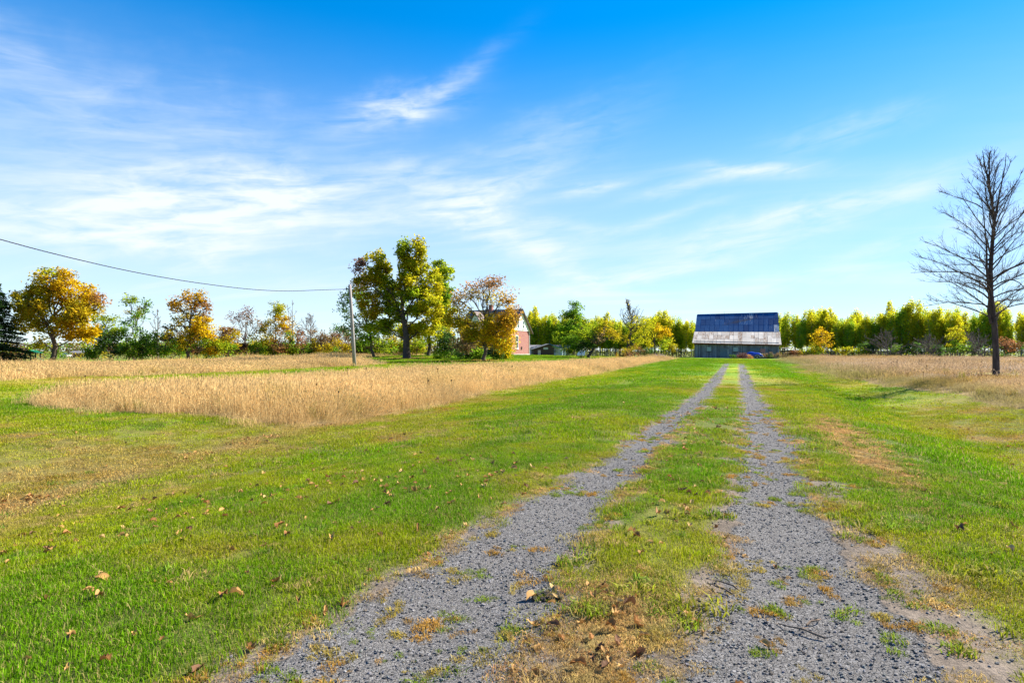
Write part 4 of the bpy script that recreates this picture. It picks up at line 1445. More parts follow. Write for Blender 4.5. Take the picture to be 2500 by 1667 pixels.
# ------------------------------------------------------------------ the rounded blue car in front of the barn
def build_blue_car():
    x, y, z = at(1822, 109.5)
    root = empty('old_car', (x, y, z), R(-24))
    tag(root, 'rounded old blue car half hidden by weeds in front of the barn', 'car')
    # side profile of the body: (x, top z, bottom z, half width)
    S = [(0.0, 0.72, 0.42, 0.35), (0.12, 1.10, 0.36, 0.62), (0.5, 1.30, 0.32, 0.74), (1.0, 1.34, 0.30, 0.78), (1.35, 1.24, 0.30, 0.78), (1.7, 1.17, 0.30, 0.78), (2.1, 1.16, 0.30, 0.78), (2.45, 1.05, 0.32, 0.74), (2.75, 0.82, 0.34, 0.66), (2.95, 0.52, 0.38, 0.45)]
    V = []; F = []; k = 12
    for (sx, zt, zb, hw) in S:
        zc = (zt + zb) / 2; hh = (zt - zb) / 2
        for q in range(k):
            a = 2 * math.pi * q / k
            ca, sa = math.cos(a), math.sin(a)
            V.append((sx, hw * math.copysign(abs(ca) ** 0.55, ca), zc + hh * math.copysign(abs(sa) ** 0.75, sa)))
    n = len(S)
    for i in range(n - 1):
        for q in range(k):
            q2 = (q + 1) % k
            F.append((i * k + q, i * k + q2, (i + 1) * k + q2, (i + 1) * k + q))
    F.append(tuple(range(k))); F.append(tuple((n - 1) * k + q for q in range(k)))
    body = MB().add(V, F).build('body', M['blue_paint'], root, smooth=True)
    # wheel arch, wheels
    for sy in (-1, 1):
        for wx in (1.95, 0.6):
            arch = [(wx + 0.40 * math.cos(a), sy * 0.80, 0.36 + 0.40 * math.sin(a)) for a in np.linspace(0, math.pi, 9)]
            MB().tube(arch, 0.055, 6).build('wheel_arch', M['rim'] if wx > 1 else M['blue_paint'], body)
            t = MB().tube([(wx, sy * 0.66, 0.30), (wx, sy * 0.84, 0.30)], 0.31, 14)
            wo = t.build('wheel', M['rubber'], root)
            MB().tube([(wx, sy * 0.83, 0.30), (wx, sy * 0.86, 0.30)], 0.17, 12).build('rim', M['rim'], wo)
    # bumper and lamp
    MB().tube([(2.98, -0.55, 0.42), (3.06, -0.2, 0.42), (3.06, 0.2, 0.42), (2.98, 0.55, 0.42)], 0.045, 6).build('bumper', M['rim'], root)
    for sy in (-1, 1):
        MB().tube([(2.62, sy * 0.5, 0.86), (2.80, sy * 0.5, 0.84)], [0.11, 0.10], 10).build('headlight', M['frame_grey'], root)


build_blue_car()


# ------------------------------------------------------------------ wood heap at the barn's right end
def build_wood_heap():
    x, y, z = at(1909, 116)
    root = empty('wood_heap', (x, y, z), R(-26))
    tag(root, 'heap of old boards and logs at the right end of the barn', 'wood heap')
    g = np.random.default_rng(77)
    for k in range(26):
        zc = 0.08 + 2.0 * (k // 5) / 5.2
        r = g.uniform(0.07, 0.15)
        ln = g.uniform(1.2, 2.1)
        ox = g.uniform(-0.15, 0.35) + (k % 5) * 0.02
        yy = (k % 5) * 0.34 + g.normal(0, 0.05)
        MB().tube([(ox, yy, zc + g.normal(0, 0.03)), (ox + ln, yy + g.normal(0, 0.12), zc + g.normal(0, 0.06))], r, 6).build('log', M['pole'] if k % 3 == 0 else M['dark_wood'], root)
    MB().hexa([(-0.1, -0.25, 2.12), (2.3, -0.2, 2.02), (2.3, 1.7, 2.12), (-0.1, 1.7, 2.18), (-0.1, -0.25, 2.17), (2.3, -0.2, 2.07), (2.3, 1.7, 2.17), (-0.1, 1.7, 2.23)]).build('cover_board', M['pole'], root)


build_wood_heap()


# ------------------------------------------------------------------ utility pole and service wire
def build_pole():
    d = 57.0
    xb, yb, zb = at(866, d)
    xt = (854 - 1250) / FPX * d
    zt = zat(695, d)
    root = empty('utility_pole', (xb, yb, zb))
    tag(root, 'weathered grey utility pole leaning left at the meadow edge', 'pole')
    dx = xt - xb; h = zt - zb
    MB().tube([(0, 0, -0.3), (dx * 0.33, 0, h * 0.33), (dx * 0.66, 0, h * 0.66), (dx, 0, h)], [0.185, 0.17, 0.155, 0.14], 14).build('post', M['pole'], root, smooth=True)
    hz = h - 0.45
    MB().tube([(dx - 0.12, 0, hz), (dx - 0.34, -0.02, hz - 0.02)], 0.03, 6).tube([(dx - 0.34, -0.02, hz + 0.06), (dx - 0.34, -0.02, hz - 0.12)], 0.05, 8).build('insulator', M['wire'], root)
    MB().tube([(dx - 0.06, -0.14, hz - 0.5), (dx - 0.12, -0.17, hz + 0.0), (dx - 0.30, -0.1, hz - 0.06)], 0.02, 5).build('bracket', M['wire'], root)
    # the twisted service wire: sags, then climbs towards a pole behind the viewer's left
    p0 = Vector((xb + dx - 0.34, yb - 0.02, zb + hz))
    pts = [(848, 57), (780, 53.5), (700, 49.5), (610, 45.5), (500, 41), (400, 37.5), (300, 34.3), (200, 31.4), (100, 28.8), (0, 26.5), (-140, 23.8), (-320, 21)]
    ys = [703, 708, 710.5, 706, 693, 677.5, 658.5, 636, 611.5, 584.5, 546, 498]
    P = [p0]
    for (px, dd), py in list(zip(pts, ys))[1:]:
        P.append(Vector(((px - 1250) / FPX * dd, dd, zat(py, dd))))
    # smooth the run and twist three strands round it
    fine = []
    n = len(P)
    for i in range(n - 1):
        a, b, c, d_ = P[max(i - 1, 0)], P[i], P[i + 1], P[min(i + 2, n - 1)]
        for k in range(14):
            t = k / 14
            fine.append(0.5 * ((2 * b) + (c - a) * t + (2 * a - 5 * b + 4 * c - d_) * t * t + (3 * b - a - 3 * c + d_) * t ** 3))
    fine.append(P[-1])
    rt = empty('service_wire', P[0])
    tag(rt, 'twisted black service wire sagging from the pole to the left', 'wire')
    for s in range(3):
        path = []
        for i, q in enumerate(fine):
            a = i * 1.25 + s * 2.094
            path.append(q - P[0] + Vector((0, math.cos(a) * 0.017, math.sin(a) * 0.017)))
        MB().tube(path, 0.013, 4).build('strand', M['wire'], rt)


build_pole()


# ------------------------------------------------------------------ play frame and far yard seen under the left maple
def build_far_left():
    x, y, z = at(60, 84)
    root = empty('play_frame', (x, y, z), R(12))
    tag(root, 'play frame with green canopy beneath the left trees', 'play frame')
    for (px, py) in ((0, 0), (1.3, 0), (0, 1.2), (1.3, 1.2)):
        MB().box(px, px + 0.13, py, py + 0.13, 0, 1.75).build('post', M['dark_wood'], root)
    MB().prism([(-0.2, 1.70), (1.65, 1.70), (0.72, 2.15)], 1, -0.15, 1.45).build('canopy', M['green_paint'], root)
    MB().box(-0.05, 1.48, 0, 1.33, 0.85, 0.93).build('deck', M['dark_wood'], root)
    MB().hexa([(1.45, 0.3, 0.86), (3.0, 0.3, 0.06), (3.0, 0.9, 0.06), (1.45, 0.9, 0.86), (1.45, 0.3, 0.92), (3.0, 0.3, 0.12), (3.0, 0.9, 0.12), (1.45, 0.9, 0.92)]).build('slide', M['green_paint'], root)
    x, y, z = at(42, 82)
    root = empty('wading_pool', (x, y, z))
    tag(root, 'low dark blue tub beside the play frame', 'tub')
    MB().tube([(0.7, 0, 0), (0.7, 0, 0.42)], [0.7, 0.78], 18).build('wall', M['blue_dark'], root)
    MB().tube([(0.7, 0, 0.40), (0.7, 0, 0.46)], 0.82, 18).build('rim', M['blue_dark'], root)
    # dark pavilion with pale eave, and a small white car, far across the next field
    x, y, z = at(173, 178)
    root = empty('pavilion', (x, y, z), R(8))
    tag(root, 'far dark pavilion with pale eave seen right of the maple trunk', 'pavilion')
    MB().box(0, 3.4, 0, 3.0, 0, 1.35).build('wall', M['dark_wood'], root)
    MB().prism([(-0.4, 1.3), (3.4, 1.3), (1.5, 2.0)], 0, -0.4, 3.8).build('roof', M['grey_roof'], root)
    MB().box(-0.42, 3.82, -0.46, -0.402, 1.22, 1.38).build('eave_board', M['white'], root)
    x, y, z = at(155, 172)
    root = empty('parked_car', (x, y, z), R(-30))
    tag(root, 'tiny white car parked far beyond the left maple', 'car')
    MB().prism([(-0.8, 0.25), (0.8, 0.25), (0.82, 0.7), (0.6, 0.8), (-0.6, 0.8), (-0.82, 0.7)], 0, 0, 3.6).build('body', M['white'], root)
    MB().hexa([(0.7, -0.7, 0.8), (3.0, -0.7, 0.8), (3.0, 0.7, 0.8), (0.7, 0.7, 0.8), (1.1, -0.58, 1.3), (2.5, -0.58, 1.3), (2.5, 0.58, 1.3), (1.1, 0.58, 1.3)]).build('cabin', M['glass'], root)
    for wx in (0.75, 2.85):
        for s in (-1, 1):
            MB().tube([(wx, s * 0.66, 0.28), (wx, s * 0.85, 0.28)], 0.28, 10).build('wheel', M['rubber'], root)


build_far_left()

# ------------------------------------------------------------------ trees
def tubes_mesh(paths, k=5):
    """paths: list of (points Nx3, radii N) -> vertices, quad faces"""
    VV = []; FF = []; b = 0
    ang = np.arange(k) * 2 * np.pi / k
    ca, sa = np.cos(ang), np.sin(ang)
    for P, r in paths:
        P = np.asarray(P, float); r = np.asarray(r, float); n = len(P)
        T = np.empty_like(P); T[1:-1] = P[2:] - P[:-2]; T[0] = P[1] - P[0]; T[-1] = P[-1] - P[-2]
        T /= np.linalg.norm(T, axis=1)[:, None] + 1e-9
        up = np.array([0, 0, 1.0]) if abs(T[0, 2]) < 0.9 else np.array([1.0, 0, 0])
        S = np.cross(T, up); S /= np.linalg.norm(S, axis=1)[:, None] + 1e-9
        U = np.cross(S, T)
        ring = P[:, None, :] + r[:, None, None] * (S[:, None, :] * ca[None, :, None] + U[:, None, :] * sa[None, :, None])
        VV.append(ring.reshape(-1, 3))
        i = (np.arange(n - 1)[:, None] * k + np.arange(k)[None, :]).ravel()
        j = (np.arange(n - 1)[:, None] * k + (np.arange(k)[None, :] + 1) % k).ravel()
        FF.append(np.stack([i, j, j + k, i + k], 1) + b)
        b += n * k
    return np.concatenate(VV), np.concatenate(FF)


def leaf_mesh(C, size, col, g, flat=0.35, long=1.5):
    """one small folded diamond per leaf"""
    n = len(C)
    nrm = g.normal(size=(n, 3)); nrm[:, 2] += flat * np.sign(nrm[:, 2] + 1e-6)
    nrm /= np.linalg.norm(nrm, axis=1)[:, None]
    a = np.cross(nrm, g.normal(size=(n, 3))); a /= np.linalg.norm(a, axis=1)[:, None] + 1e-9
    b = np.cross(nrm, a)
    s = size * 0.82 * g.uniform(0.6, 1.35, n)[:, None]
    bend = nrm * s * 0.18
    V = np.stack([C - a * s * long / 2, C + b * s / 2 + bend, C + a * s * long / 2, C - b * s / 2 + bend], 1).reshape(-1, 3)
    F = np.arange(n * 4).reshape(n, 4)
    return V, F, np.repeat(col, 4, 0)


def finish_tree(root, wood_paths, k, bark, leaves, wood_name='trunk', leaf_name='crown'):
    V, F = tubes_mesh(wood_paths, k)
    me = bpy.data.meshes.new(wood_name); fill_mesh(me, V, F)
    link(wood_name, me, bark, root, smooth=True)
    if leaves is not None:
        V, F, C = leaves
        me = bpy.data.meshes.new(leaf_name); fill_mesh(me, V, F); put_col(me, C)
        link(leaf_name, me, M['leaf'], root)


def curve(p0, p1, g, sag=0.0, n=5, wig=0.05):
    t = np.linspace(0, 1, n)[:, None]
    P = np.asarray(p0) * (1 - t) + np.asarray(p1) * t
    L = np.linalg.norm(np.asarray(p1) - np.asarray(p0))
    P[1:-1] += g.normal(0, wig * L, (n - 2, 3))
    P[:, 2] += (np.sin(np.pi * t) * sag * L)[:, 0]
    return P


PAL = {
    'gold': [(0.60, 0.385, 0.008), (0.52, 0.33, 0.010), (0.64, 0.43, 0.010)],
    'olivegold': [(0.43, 0.345, 0.014), (0.48, 0.34, 0.014), (0.36, 0.31, 0.015)],
    'orange': [(0.47, 0.275, 0.014), (0.43, 0.225, 0.020), (0.40, 0.27, 0.016)],
    'peach': [(0.369, 0.199, 0.071), (0.312, 0.177, 0.071), (0.398, 0.199, 0.043)],
    'yg': [(0.415, 0.405, 0.013), (0.342, 0.366, 0.013), (0.498, 0.415, 0.013)],
    'ygg': [(0.270, 0.335, 0.013), (0.332, 0.376, 0.013), (0.208, 0.296, 0.013)],
    'green': [(0.160, 0.283, 0.014), (0.218, 0.348, 0.018), (0.125, 0.240, 0.018)],
    'bluegreen': [(0.092, 0.176, 0.056), (0.120, 0.221, 0.056), (0.157, 0.259, 0.036)],
    'dark': [(0.056, 0.114, 0.022), (0.078, 0.157, 0.026), (0.046, 0.092, 0.022)],
    'mauve': [(0.241, 0.149, 0.121), (0.206, 0.121, 0.099), (0.270, 0.170, 0.121)],
    'rust': [(0.284, 0.121, 0.043), (0.227, 0.106, 0.050), (0.270, 0.156, 0.043)],
    'maroon': [(0.163, 0.057, 0.050), (0.142, 0.071, 0.057), (0.185, 0.085, 0.043)],
    'brown': [(0.199, 0.135, 0.071), (0.241, 0.156, 0.071), (0.170, 0.121, 0.057)],
}


DENS = 2.7


def lobes_to_crown(L, x, y, z, d, g, per, sig, leaf, start, wood, tr, bushy=False):
    """L: (px, py, rx, ry, clusters, palette[, spread]) in photograph pixels at depth d -> leaves, branches"""
    C = []; col = []
    m = d / FPX
    for lb in L:
        lx, ly, rx, ry, nc, pal = lb[:6]
        den = lb[6] if len(lb) > 6 else 1.0
        c = np.array([(lx - 1250) * m - x, g.uniform(-0.5, 0.5) * rx * m * 1.6, zat(ly, d) - z])
        rr = np.array([rx * m, (rx + ry) / 2 * m, ry * m])
        # limb to the lobe
        st = start(c)
        limb = curve(st, c, g, 0.06 if not bushy else 0.1, 6, 0.035)
        r0 = min(tr * 0.36, 0.02 + 0.055 * max(rr)) if not bushy else 0.05
        wood.append((limb, np.linspace(r0, max(r0 * 0.25, 0.018), 6)))
        q = g.normal(size=(nc, 3)); q /= np.linalg.norm(q, axis=1)[:, None]
        q *= g.uniform(0.12, 1.0, (nc, 1)) ** 0.45
        cc = c + q * rr
        pl = np.array(PAL[pal])
        for k in range(nc):
            s = limb[int(g.integers(2, 6))]
            br = curve(s, cc[k], g, 0.08, 4, 0.06)
            wood.append((br, np.array([0.04, 0.027, 0.018, 0.010])))
            npl = max(3, int(per * den * DENS * g.uniform(0.55, 1.45)))
            sg = sig * g.uniform(0.7, 1.3)
            P = cc[k] + np.clip(g.normal(0, 1, (npl, 3)), -1.7, 1.7) * np.array([sg, sg, sg * 0.75])
            base = pl[g.integers(0, len(pl))] * (1 - 0.35) + pl[g.integers(0, len(pl))] * 0.35
            base = base * g.uniform(0.8, 1.2)
            C.append(P)
            col.append(base * g.uniform(0.75, 1.25, (npl, 1)) * (1 + g.normal(0, 0.06, (npl, 3))))
    C = np.concatenate(C); col = np.clip(np.concatenate(col), 0.004, 0.7)
    ok = C[:, 2] > 0.03
    return C[ok], col[ok]


def tree(name, label, px, d, L, tr, seed, bark='bark', leaf=0.24, per=30, sig=0.42, fork=0.30, top=None, group=None, cat='tree', zoff=0.0):
    g = np.random.default_rng(seed)
    x, y, z = at(px, d); z += zoff
    root = empty(name, (x, y, z))
    tag(root, label, cat, group)
    m = d / FPX
    tz = max((zat(l[1], d) - z) for l in L)
    tx = np.mean([(l[0] - 1250) * m - x for l in L]) if top is None else (top[0] - 1250) * m - x
    tzz = tz * 0.85 if top is None else zat(top[1], d) - z
    n = 9
    t = np.linspace(0, 1, n)
    T = np.stack([tx * t ** 1.3, np.zeros(n), tzz * t], 1)
    T[1:-1] += g.normal(0, 0.018 * tzz, (n - 2, 3)) * np.array([1, 1, 0])
    rad = tr * (1 - 0.82 * t); rad[0] = tr * 1.45
    T[0, 2] = -0.2
    T = np.insert(T, 1, [T[0, 0] * 0.95, 0, 0.35], 0); rad = np.insert(rad, 1, tr * 1.08)
    wood = [(T, rad)]

    def start(c):
        zz = np.clip(c[2] * g.uniform(0.40, 0.68), tzz * fork, tzz * 0.93)
        return np.array([np.interp(zz, T[:, 2], T[:, 0]), np.interp(zz, T[:, 2], T[:, 1]), zz])
    C, col = lobes_to_crown(L, x, y, z, d, g, per, sig, leaf, start, wood, tr)
    finish_tree(root, wood, 6, M[bark], leaf_mesh(C, leaf, col, g))
    return root


def shrub(name, label, px, d, L, seed, leaf=0.20, per=30, sig=0.36, bark='bark', group=None):
    g = np.random.default_rng(seed)
    x, y, z = at(px, d)
    root = empty(name, (x, y, z))
    tag(root, label, 'shrub', group)
    wood = []

    def start(c):
        return np.array([g.normal(0, 0.3) + c[0] * 0.55, g.normal(0, 0.3), -0.05])
    C, col = lobes_to_crown(L, x, y, z, d, g, per, sig, leaf, start, wood, 0.10, True)
    finish_tree(root, wood, 4, M[bark], leaf_mesh(C, leaf, col, g), 'stems', 'foliage')
    return root


def bare_tree(name, label, px, d, h, tr, seed, leaders, bark, prim, spread, twig_r, kleaf=None, group=None, fork=0.25, dens=1.0, droop=1.0, top_f=0.98):
    """leafless tree: leaders (lists of points), arching primaries, two orders of twigs"""
    g = np.random.default_rng(seed)
    x, y, z = at(px, d)
    root = empty(name, (x, y, z))
    tag(root, label, 'tree', group)
    wood = []; twigs = []; leafpts = []
    for (pts, r0, r1) in leaders:
        P = np.array(pts, float)
        wood.append((P, np.linspace(r0, r1, len(P)) if P[0, 2] > 0.1 else np.concatenate([[r0 * 1.4], np.linspace(r0, r1, len(P) - 1)])))
    n = prim
    for i in range(n):
        f = fork + (top_f - fork) * (i + g.uniform(0, 1)) / n
        P, r0, r1 = leaders[0] if g.uniform() < 0.68 or len(leaders) == 1 else leaders[1 + int(g.integers(0, len(leaders) - 1))]
        P = np.array(P, float)
        zz = f * h
        if zz < P[0, 2] or zz > P[-1, 2]:
            P = np.array(leaders[0][0], float)
        s = np.array([np.interp(zz, P[:, 2], P[:, 0]), np.interp(zz, P[:, 2], P[:, 1]), zz])
        az = i * 2.39996 + g.normal(0, 0.35)
        inc = np.interp(f, [0.2, 0.35, 0.6, 0.85, 1.0], [R(62), R(52), R(43), R(30), R(14)]) + g.normal(0, 0.19)
        ln = spread * np.interp(f, [0.2, 0.35, 0.55, 0.8, 1.0], [0.95, 1.0, 0.92, 0.55, 0.16]) * g.uniform(0.55, 1.15)
        nn = 7
        pts = [s]; a = inc
        # bottom branches arch over and droop at the tip, upper ones sweep upward
        bend = np.interp(f, [0.2, 0.45, 0.7, 1.0], [0.15 * droop, 0.09 * droop, -0.03, -0.03])
        a = a - 1.2 * max(0.0, bend)
        for k in range(nn - 1):
            a = a + bend + g.normal(0, 0.11); az = az + g.normal(0, 0.14)
            dv = np.array([math.sin(a) * math.cos(az), math.sin(a) * math.sin(az), math.cos(a)])
            pts.append(pts[-1] + dv * ln / (nn - 1))
        pts = np.array(pts)
        rb = max(tr * 0.27 * (ln / spread) ** 0.7, twig_r * 1.7)
        wood.append((pts, np.linspace(rb, twig_r, nn)))
        # secondaries
        ns = int(max(5, ln * 3.4 * dens))
        for j in range(ns):
            u = g.uniform(0.12, 1.0)
            q = u * (nn - 1); q0 = min(int(q), nn - 2); p = pts[q0] + (pts[q0 + 1] - pts[q0]) * (q - q0)
            dv = pts[q0 + 1] - pts[q0]; dv /= np.linalg.norm(dv)
            side = np.cross(dv, g.normal(size=3)); side /= np.linalg.norm(side)
            side[2] = abs(side[2]) * 0.5 + side[2] * 0.35
            l2 = ln * 0.40 * (1.15 - u * 0.75) * g.uniform(0.5, 1.2)
            d2 = dv * 0.85 + side * 0.75 + np.array([0, 0, 0.12]); d2 /= np.linalg.norm(d2)
            pe = [p, p + d2 * l2 * 0.5 + g.normal(0, 0.03 * l2, 3), p + d2 * l2 + np.array([0, 0, 0.10 * l2]) + g.normal(0, 0.05 * l2, 3)]
            twigs.append((np.array(pe), np.array([twig_r * 1.1, twig_r * 0.8, twig_r * 0.45])))
            for t3 in range(int(g.integers(2, 5))):
                w = g.uniform(0.2, 1.0); pp = pe[1] * (1 - w) + pe[2] * w if w > 0.5 else pe[0] * (1 - w) + pe[1] * w
                d3 = d2 + g.normal(0, 0.55, 3); d3 /= np.linalg.norm(d3)
                e = pp + d3 * l2 * g.uniform(0.25, 0.55) + np.array([0, 0, 0.04])
                twigs.append((np.array([pp, (pp + e) / 2 + g.normal(0, 0.02, 3), e]), np.array([twig_r * 0.7, twig_r * 0.55, twig_r * 0.35])))
                leafpts.append(e)
    V, F = tubes_mesh(wood, 7 if tr > 0.2 else 5)
    me = bpy.data.meshes.new('trunk'); fill_mesh(me, V, F); link('trunk', me, M[bark], root, smooth=True)
    V, F = tubes_mesh(twigs, 3)
    me = bpy.data.meshes.new('twigs'); fill_mesh(me, V, F); link('twigs', me, M[bark], root)
    if kleaf:
        pal, frac, size, per = kleaf
        Lp = np.array(leafpts); Lp = Lp[g.uniform(size=len(Lp)) < frac]
        C = np.repeat(Lp, per, 0) + g.normal(0, 0.13, (len(Lp) * per, 3))
        pl = np.array(PAL[pal]); col = pl[g.integers(0, len(pl), len(C))] * g.uniform(0.7, 1.3, (len(C), 1))
        V, F, Cc = leaf_mesh(C, size, col, g)
        me = bpy.data.meshes.new('crown'); fill_mesh(me, V, F); put_col(me, Cc); link('crown', me, M['leaf'], root)
    return root


# ---- the tall bare tree on the right
def right_bare():
    d = 32.0
    x, y, z = at(2432, d)
    X = lambda px: (px - 1250) / FPX * d - x
    Z = lambda py: zat(py, d) - z
    main = [(0, 0, -0.2), (0, 0, 0.35), (X(2431), 0, Z(860)), (X(2429), 0.02, Z(800)), (X(2421), 0.05, Z(722)), (X(2421), 0.08, Z(660)), (X(2424), 0.05, Z(600)), (X(2428), 0, Z(535)), (X(2420), -0.03, Z(493)), (X(2411), 0, Z(432)), (X(2405), 0.03, Z(402)), (X(2399), 0, Z(368))]
    left = [(X(2423), 0.05, Z(745)), (X(2413), 0.0, Z(700)), (X(2407), -0.05, Z(650)), (X(2405), -0.1, Z(600)), (X(2399), -0.1, Z(540)), (X(2390), -0.15, Z(480))]
    low = [(X(2420), 0.0, Z(790)), (X(2410), -0.08, Z(760)), (X(2412), -0.14, Z(720)), (X(2417), -0.06, Z(690))]
    rt = [(X(2429), 0.05, Z(540)), (X(2440), 0.15, Z(500)), (X(2452), 0.2, Z(450)), (X(2462), 0.22, Z(405)), (X(2466), 0.25, Z(370))]
    h = Z(368)
    bare_tree('bare_tree', 'tall leafless tree with dark trunk standing in the right meadow', 2432, d, h, 0.17, 11,
              [(main, 0.175, 0.014), (left, 0.09, 0.012), (low, 0.08, 0.06), (rt, 0.05, 0.012)], 'bark_dark', 66, 3.95, 0.0092, fork=0.24, dens=1.6, droop=0.95, top_f=0.93)


right_bare()

# ---- left tree line
def spruce():
    d = 76.0
    g = np.random.default_rng(3)
    x, y, z = at(-14, d)
    root = empty('spruce_tree', (x, y, z))
    tag(root, 'dark green spruce at the left edge of the view', 'tree')
    h = zat(676, d) - z
    wood = [(np.array([(0, 0, -0.2), (0, 0, h * 0.5), (0, 0, h)]), np.array([0.24, 0.15, 0.02]))]
    C = []; col = []
    zz = 0.9
    while zz < h - 0.15:
        f = zz / h
        ln = 4.6 * (1 - f) ** 0.85 + 0.2
        for k in range(9):
            az = g.uniform(0, 6.283); l = ln * g.uniform(0.7, 1.08)
            t = np.linspace(0, 1, 5)
            P = np.stack([np.cos(az) * l * t, np.sin(az) * l * t, zz + g.normal(0, 0.1) + 0.10 * l * t - 0.32 * l * t ** 2 + 0.12 * l * t ** 4], 1)
            wood.append((P, np.linspace(0.045, 0.012, 5)))
            n = int(34 * l)
            u = g.uniform(0.15, 1, n)
            Q = np.stack([np.interp(u, t, P[:, i]) for i in range(3)], 1)
            w = 0.42 * (1.1 - u) * np.minimum(l, 2.2) / 2 + 0.10
            side = np.array([-math.sin(az), math.cos(az), 0])
            Q = Q + side * (g.normal(0, 1, n) * w)[:, None]; Q[:, 2] -= np.abs(g.normal(0, 0.16, n))
            C.append(Q); b = np.array([0.028, 0.062, 0.020]) * g.uniform(0.7, 1.4)
            if f > 0.6: b = b * np.array([1.2, 1.35, 0.9])
            col.append(b * g.uniform(0.7, 1.3, (n, 1)))
        zz += 0.34 + 0.1 * (1 - f)
    finish_tree(root, wood, 5, M['bark'], leaf_mesh(np.concatenate(C), 0.17, np.concatenate(col), g, flat=0.8, long=2.2), 'trunk', 'needles')


spruce()

tree('maple_tree', 'big golden maple with forked trunk at the left of the tree line', 125, 80,  # gold right lobes, olive left: sunlit side partly put into the leaf colour
     [(70, 748, 42, 36, 26, 'olivegold'), (115, 695, 40, 34, 24, 'olivegold'), (158, 690, 38, 32, 24, 'gold'), (185, 725, 42, 38, 32, 'gold'), (222, 765, 42, 34, 28, 'olivegold'),
      (52, 792, 34, 28, 20, 'olivegold', 0.8), (110, 745, 52, 36, 34, 'olivegold'), (130, 790, 52, 28, 24, 'olivegold', 0.8), (195, 800, 30, 34, 24, 'gold'), (168, 765, 40, 34, 28, 'gold'),
      (248, 735, 18, 24, 9, 'peach', 0.5), (138, 668, 30, 12, 10, 'yg', 0.5), (232, 812, 26, 20, 12, 'gold'), (92, 835, 34, 12, 7, 'olivegold', 0.6)], 0.36, 21, leaf=0.27, per=26, sig=0.42, fork=0.16)
for i, (px, dd, L, lab) in enumerate([
        (262, 84, [(235, 832, 34, 38, 20, 'green'), (262, 800, 36, 34, 20, 'ygg'), (285, 838, 34, 34, 20, 'dark'), (225, 855, 26, 20, 8, 'green')], 'large mixed green shrub right of the golden maple'),
        (322, 86, [(312, 820, 34, 38, 22, 'green'), (340, 845, 32, 28, 18, 'dark'), (362, 838, 26, 32, 14, 'green'), (330, 862, 40, 14, 12, 'ygg')], 'rounded dark green shrub under the thin paired tree'),
        (420, 88, [(400, 842, 34, 26, 16, 'dark'), (440, 850, 32, 24, 14, 'green'), (380, 860, 30, 14, 8, 'ygg')], 'low dark shrub at the foot of the orange-topped tree'),
        (508, 87, [(500, 848, 32, 24, 16, 'green'), (535, 850, 26, 20, 14, 'ygg')], 'bright green shrub beside the orange-topped tree'),
        (552, 92, [(540, 815, 28, 20, 14, 'rust'), (558, 830, 26, 26, 14, 'olivegold'), (560, 852, 20, 18, 8, 'green')], 'rust and olive shrub in the left tree line'),
        (592, 104, [(590, 842, 26, 20, 12, 'maroon'), (612, 852, 20, 14, 8, 'rust')], 'dark maroon shrub in the left tree line'),
        (626, 100, [(620, 850, 34, 15, 14, 'green'), (655, 855, 26, 12, 8, 'ygg')], 'low green mound of shrub left of the bare twin stems'),
        (722, 102, [(705, 848, 26, 18, 12, 'ygg'), (735, 852, 30, 15, 12, 'green')], 'low light green shrub below the bare twin stems'),
        (785, 106, [(770, 828, 26, 22, 12, 'brown', 0.7), (790, 840, 30, 22, 14, 'olivegold'), (760, 850, 24, 14, 8, 'ygg')], 'brown and olive shrub left of the utility pole'),
        (835, 104, [(825, 825, 30, 24, 14, 'rust', 0.8), (840, 845, 34, 20, 14, 'olivegold'), (815, 855, 24, 12, 8, 'green')], 'rusty shrub just behind the utility pole'),
        (882, 100, [(870, 830, 28, 30, 14, 'dark'), (900, 840, 26, 24, 12, 'green'), (885, 855, 30, 12, 8, 'ygg')], 'dark shrub right behind the utility pole'),
        (950, 106, [(935, 835, 34, 26, 16, 'yg'), (965, 840, 34, 24, 16, 'ygg'), (950, 855, 40, 12, 10, 'olivegold')], 'yellow-green shrub left of the great maple trunk'),
        (1022, 108, [(1005, 840, 26, 22, 12, 'olivegold'), (1035, 840, 30, 24, 12, 'ygg'), (1015, 855, 36, 10, 8, 'brown')], 'olive shrub between the great maple and its neighbour')]):
    shrub('shrub', lab, px, dd, L, 60 + i, leaf=0.23, per=24, sig=0.38)

tree('slender_tree', 'thin paired tree with sparse green top above dark shrubs', 328, 90,
     [(318, 735, 20, 16, 9, 'ygg', 0.7), (350, 745, 14, 16, 7, 'green', 0.6), (322, 762, 22, 16, 9, 'olivegold', 0.6), (345, 772, 20, 14, 7, 'green', 0.6), (320, 790, 22, 14, 6, 'bluegreen', 0.5)], 0.13, 22, leaf=0.24, per=20, sig=0.34, fork=0.4)
tree('ash_tree', 'orange-topped tree with yellow right side coloured as if sunlit', 458, 86,  # right lobes: autumn yellow, with sunlight painted into it
     [(428, 742, 28, 24, 16, 'orange', 0.7), (470, 730, 34, 22, 18, 'orange', 0.8), (492, 762, 22, 22, 11, 'peach', 0.6), (438, 785, 38, 28, 18, 'olivegold', 0.7), (480, 795, 36, 28, 20, 'olivegold'),
      (508, 808, 26, 30, 20, 'gold'), (520, 845, 18, 18, 8, 'gold'), (455, 830, 46, 24, 18, 'olivegold', 0.8), (412, 815, 24, 24, 10, 'brown', 0.5)], 0.24, 23, leaf=0.25, per=25, sig=0.40, fork=0.2)
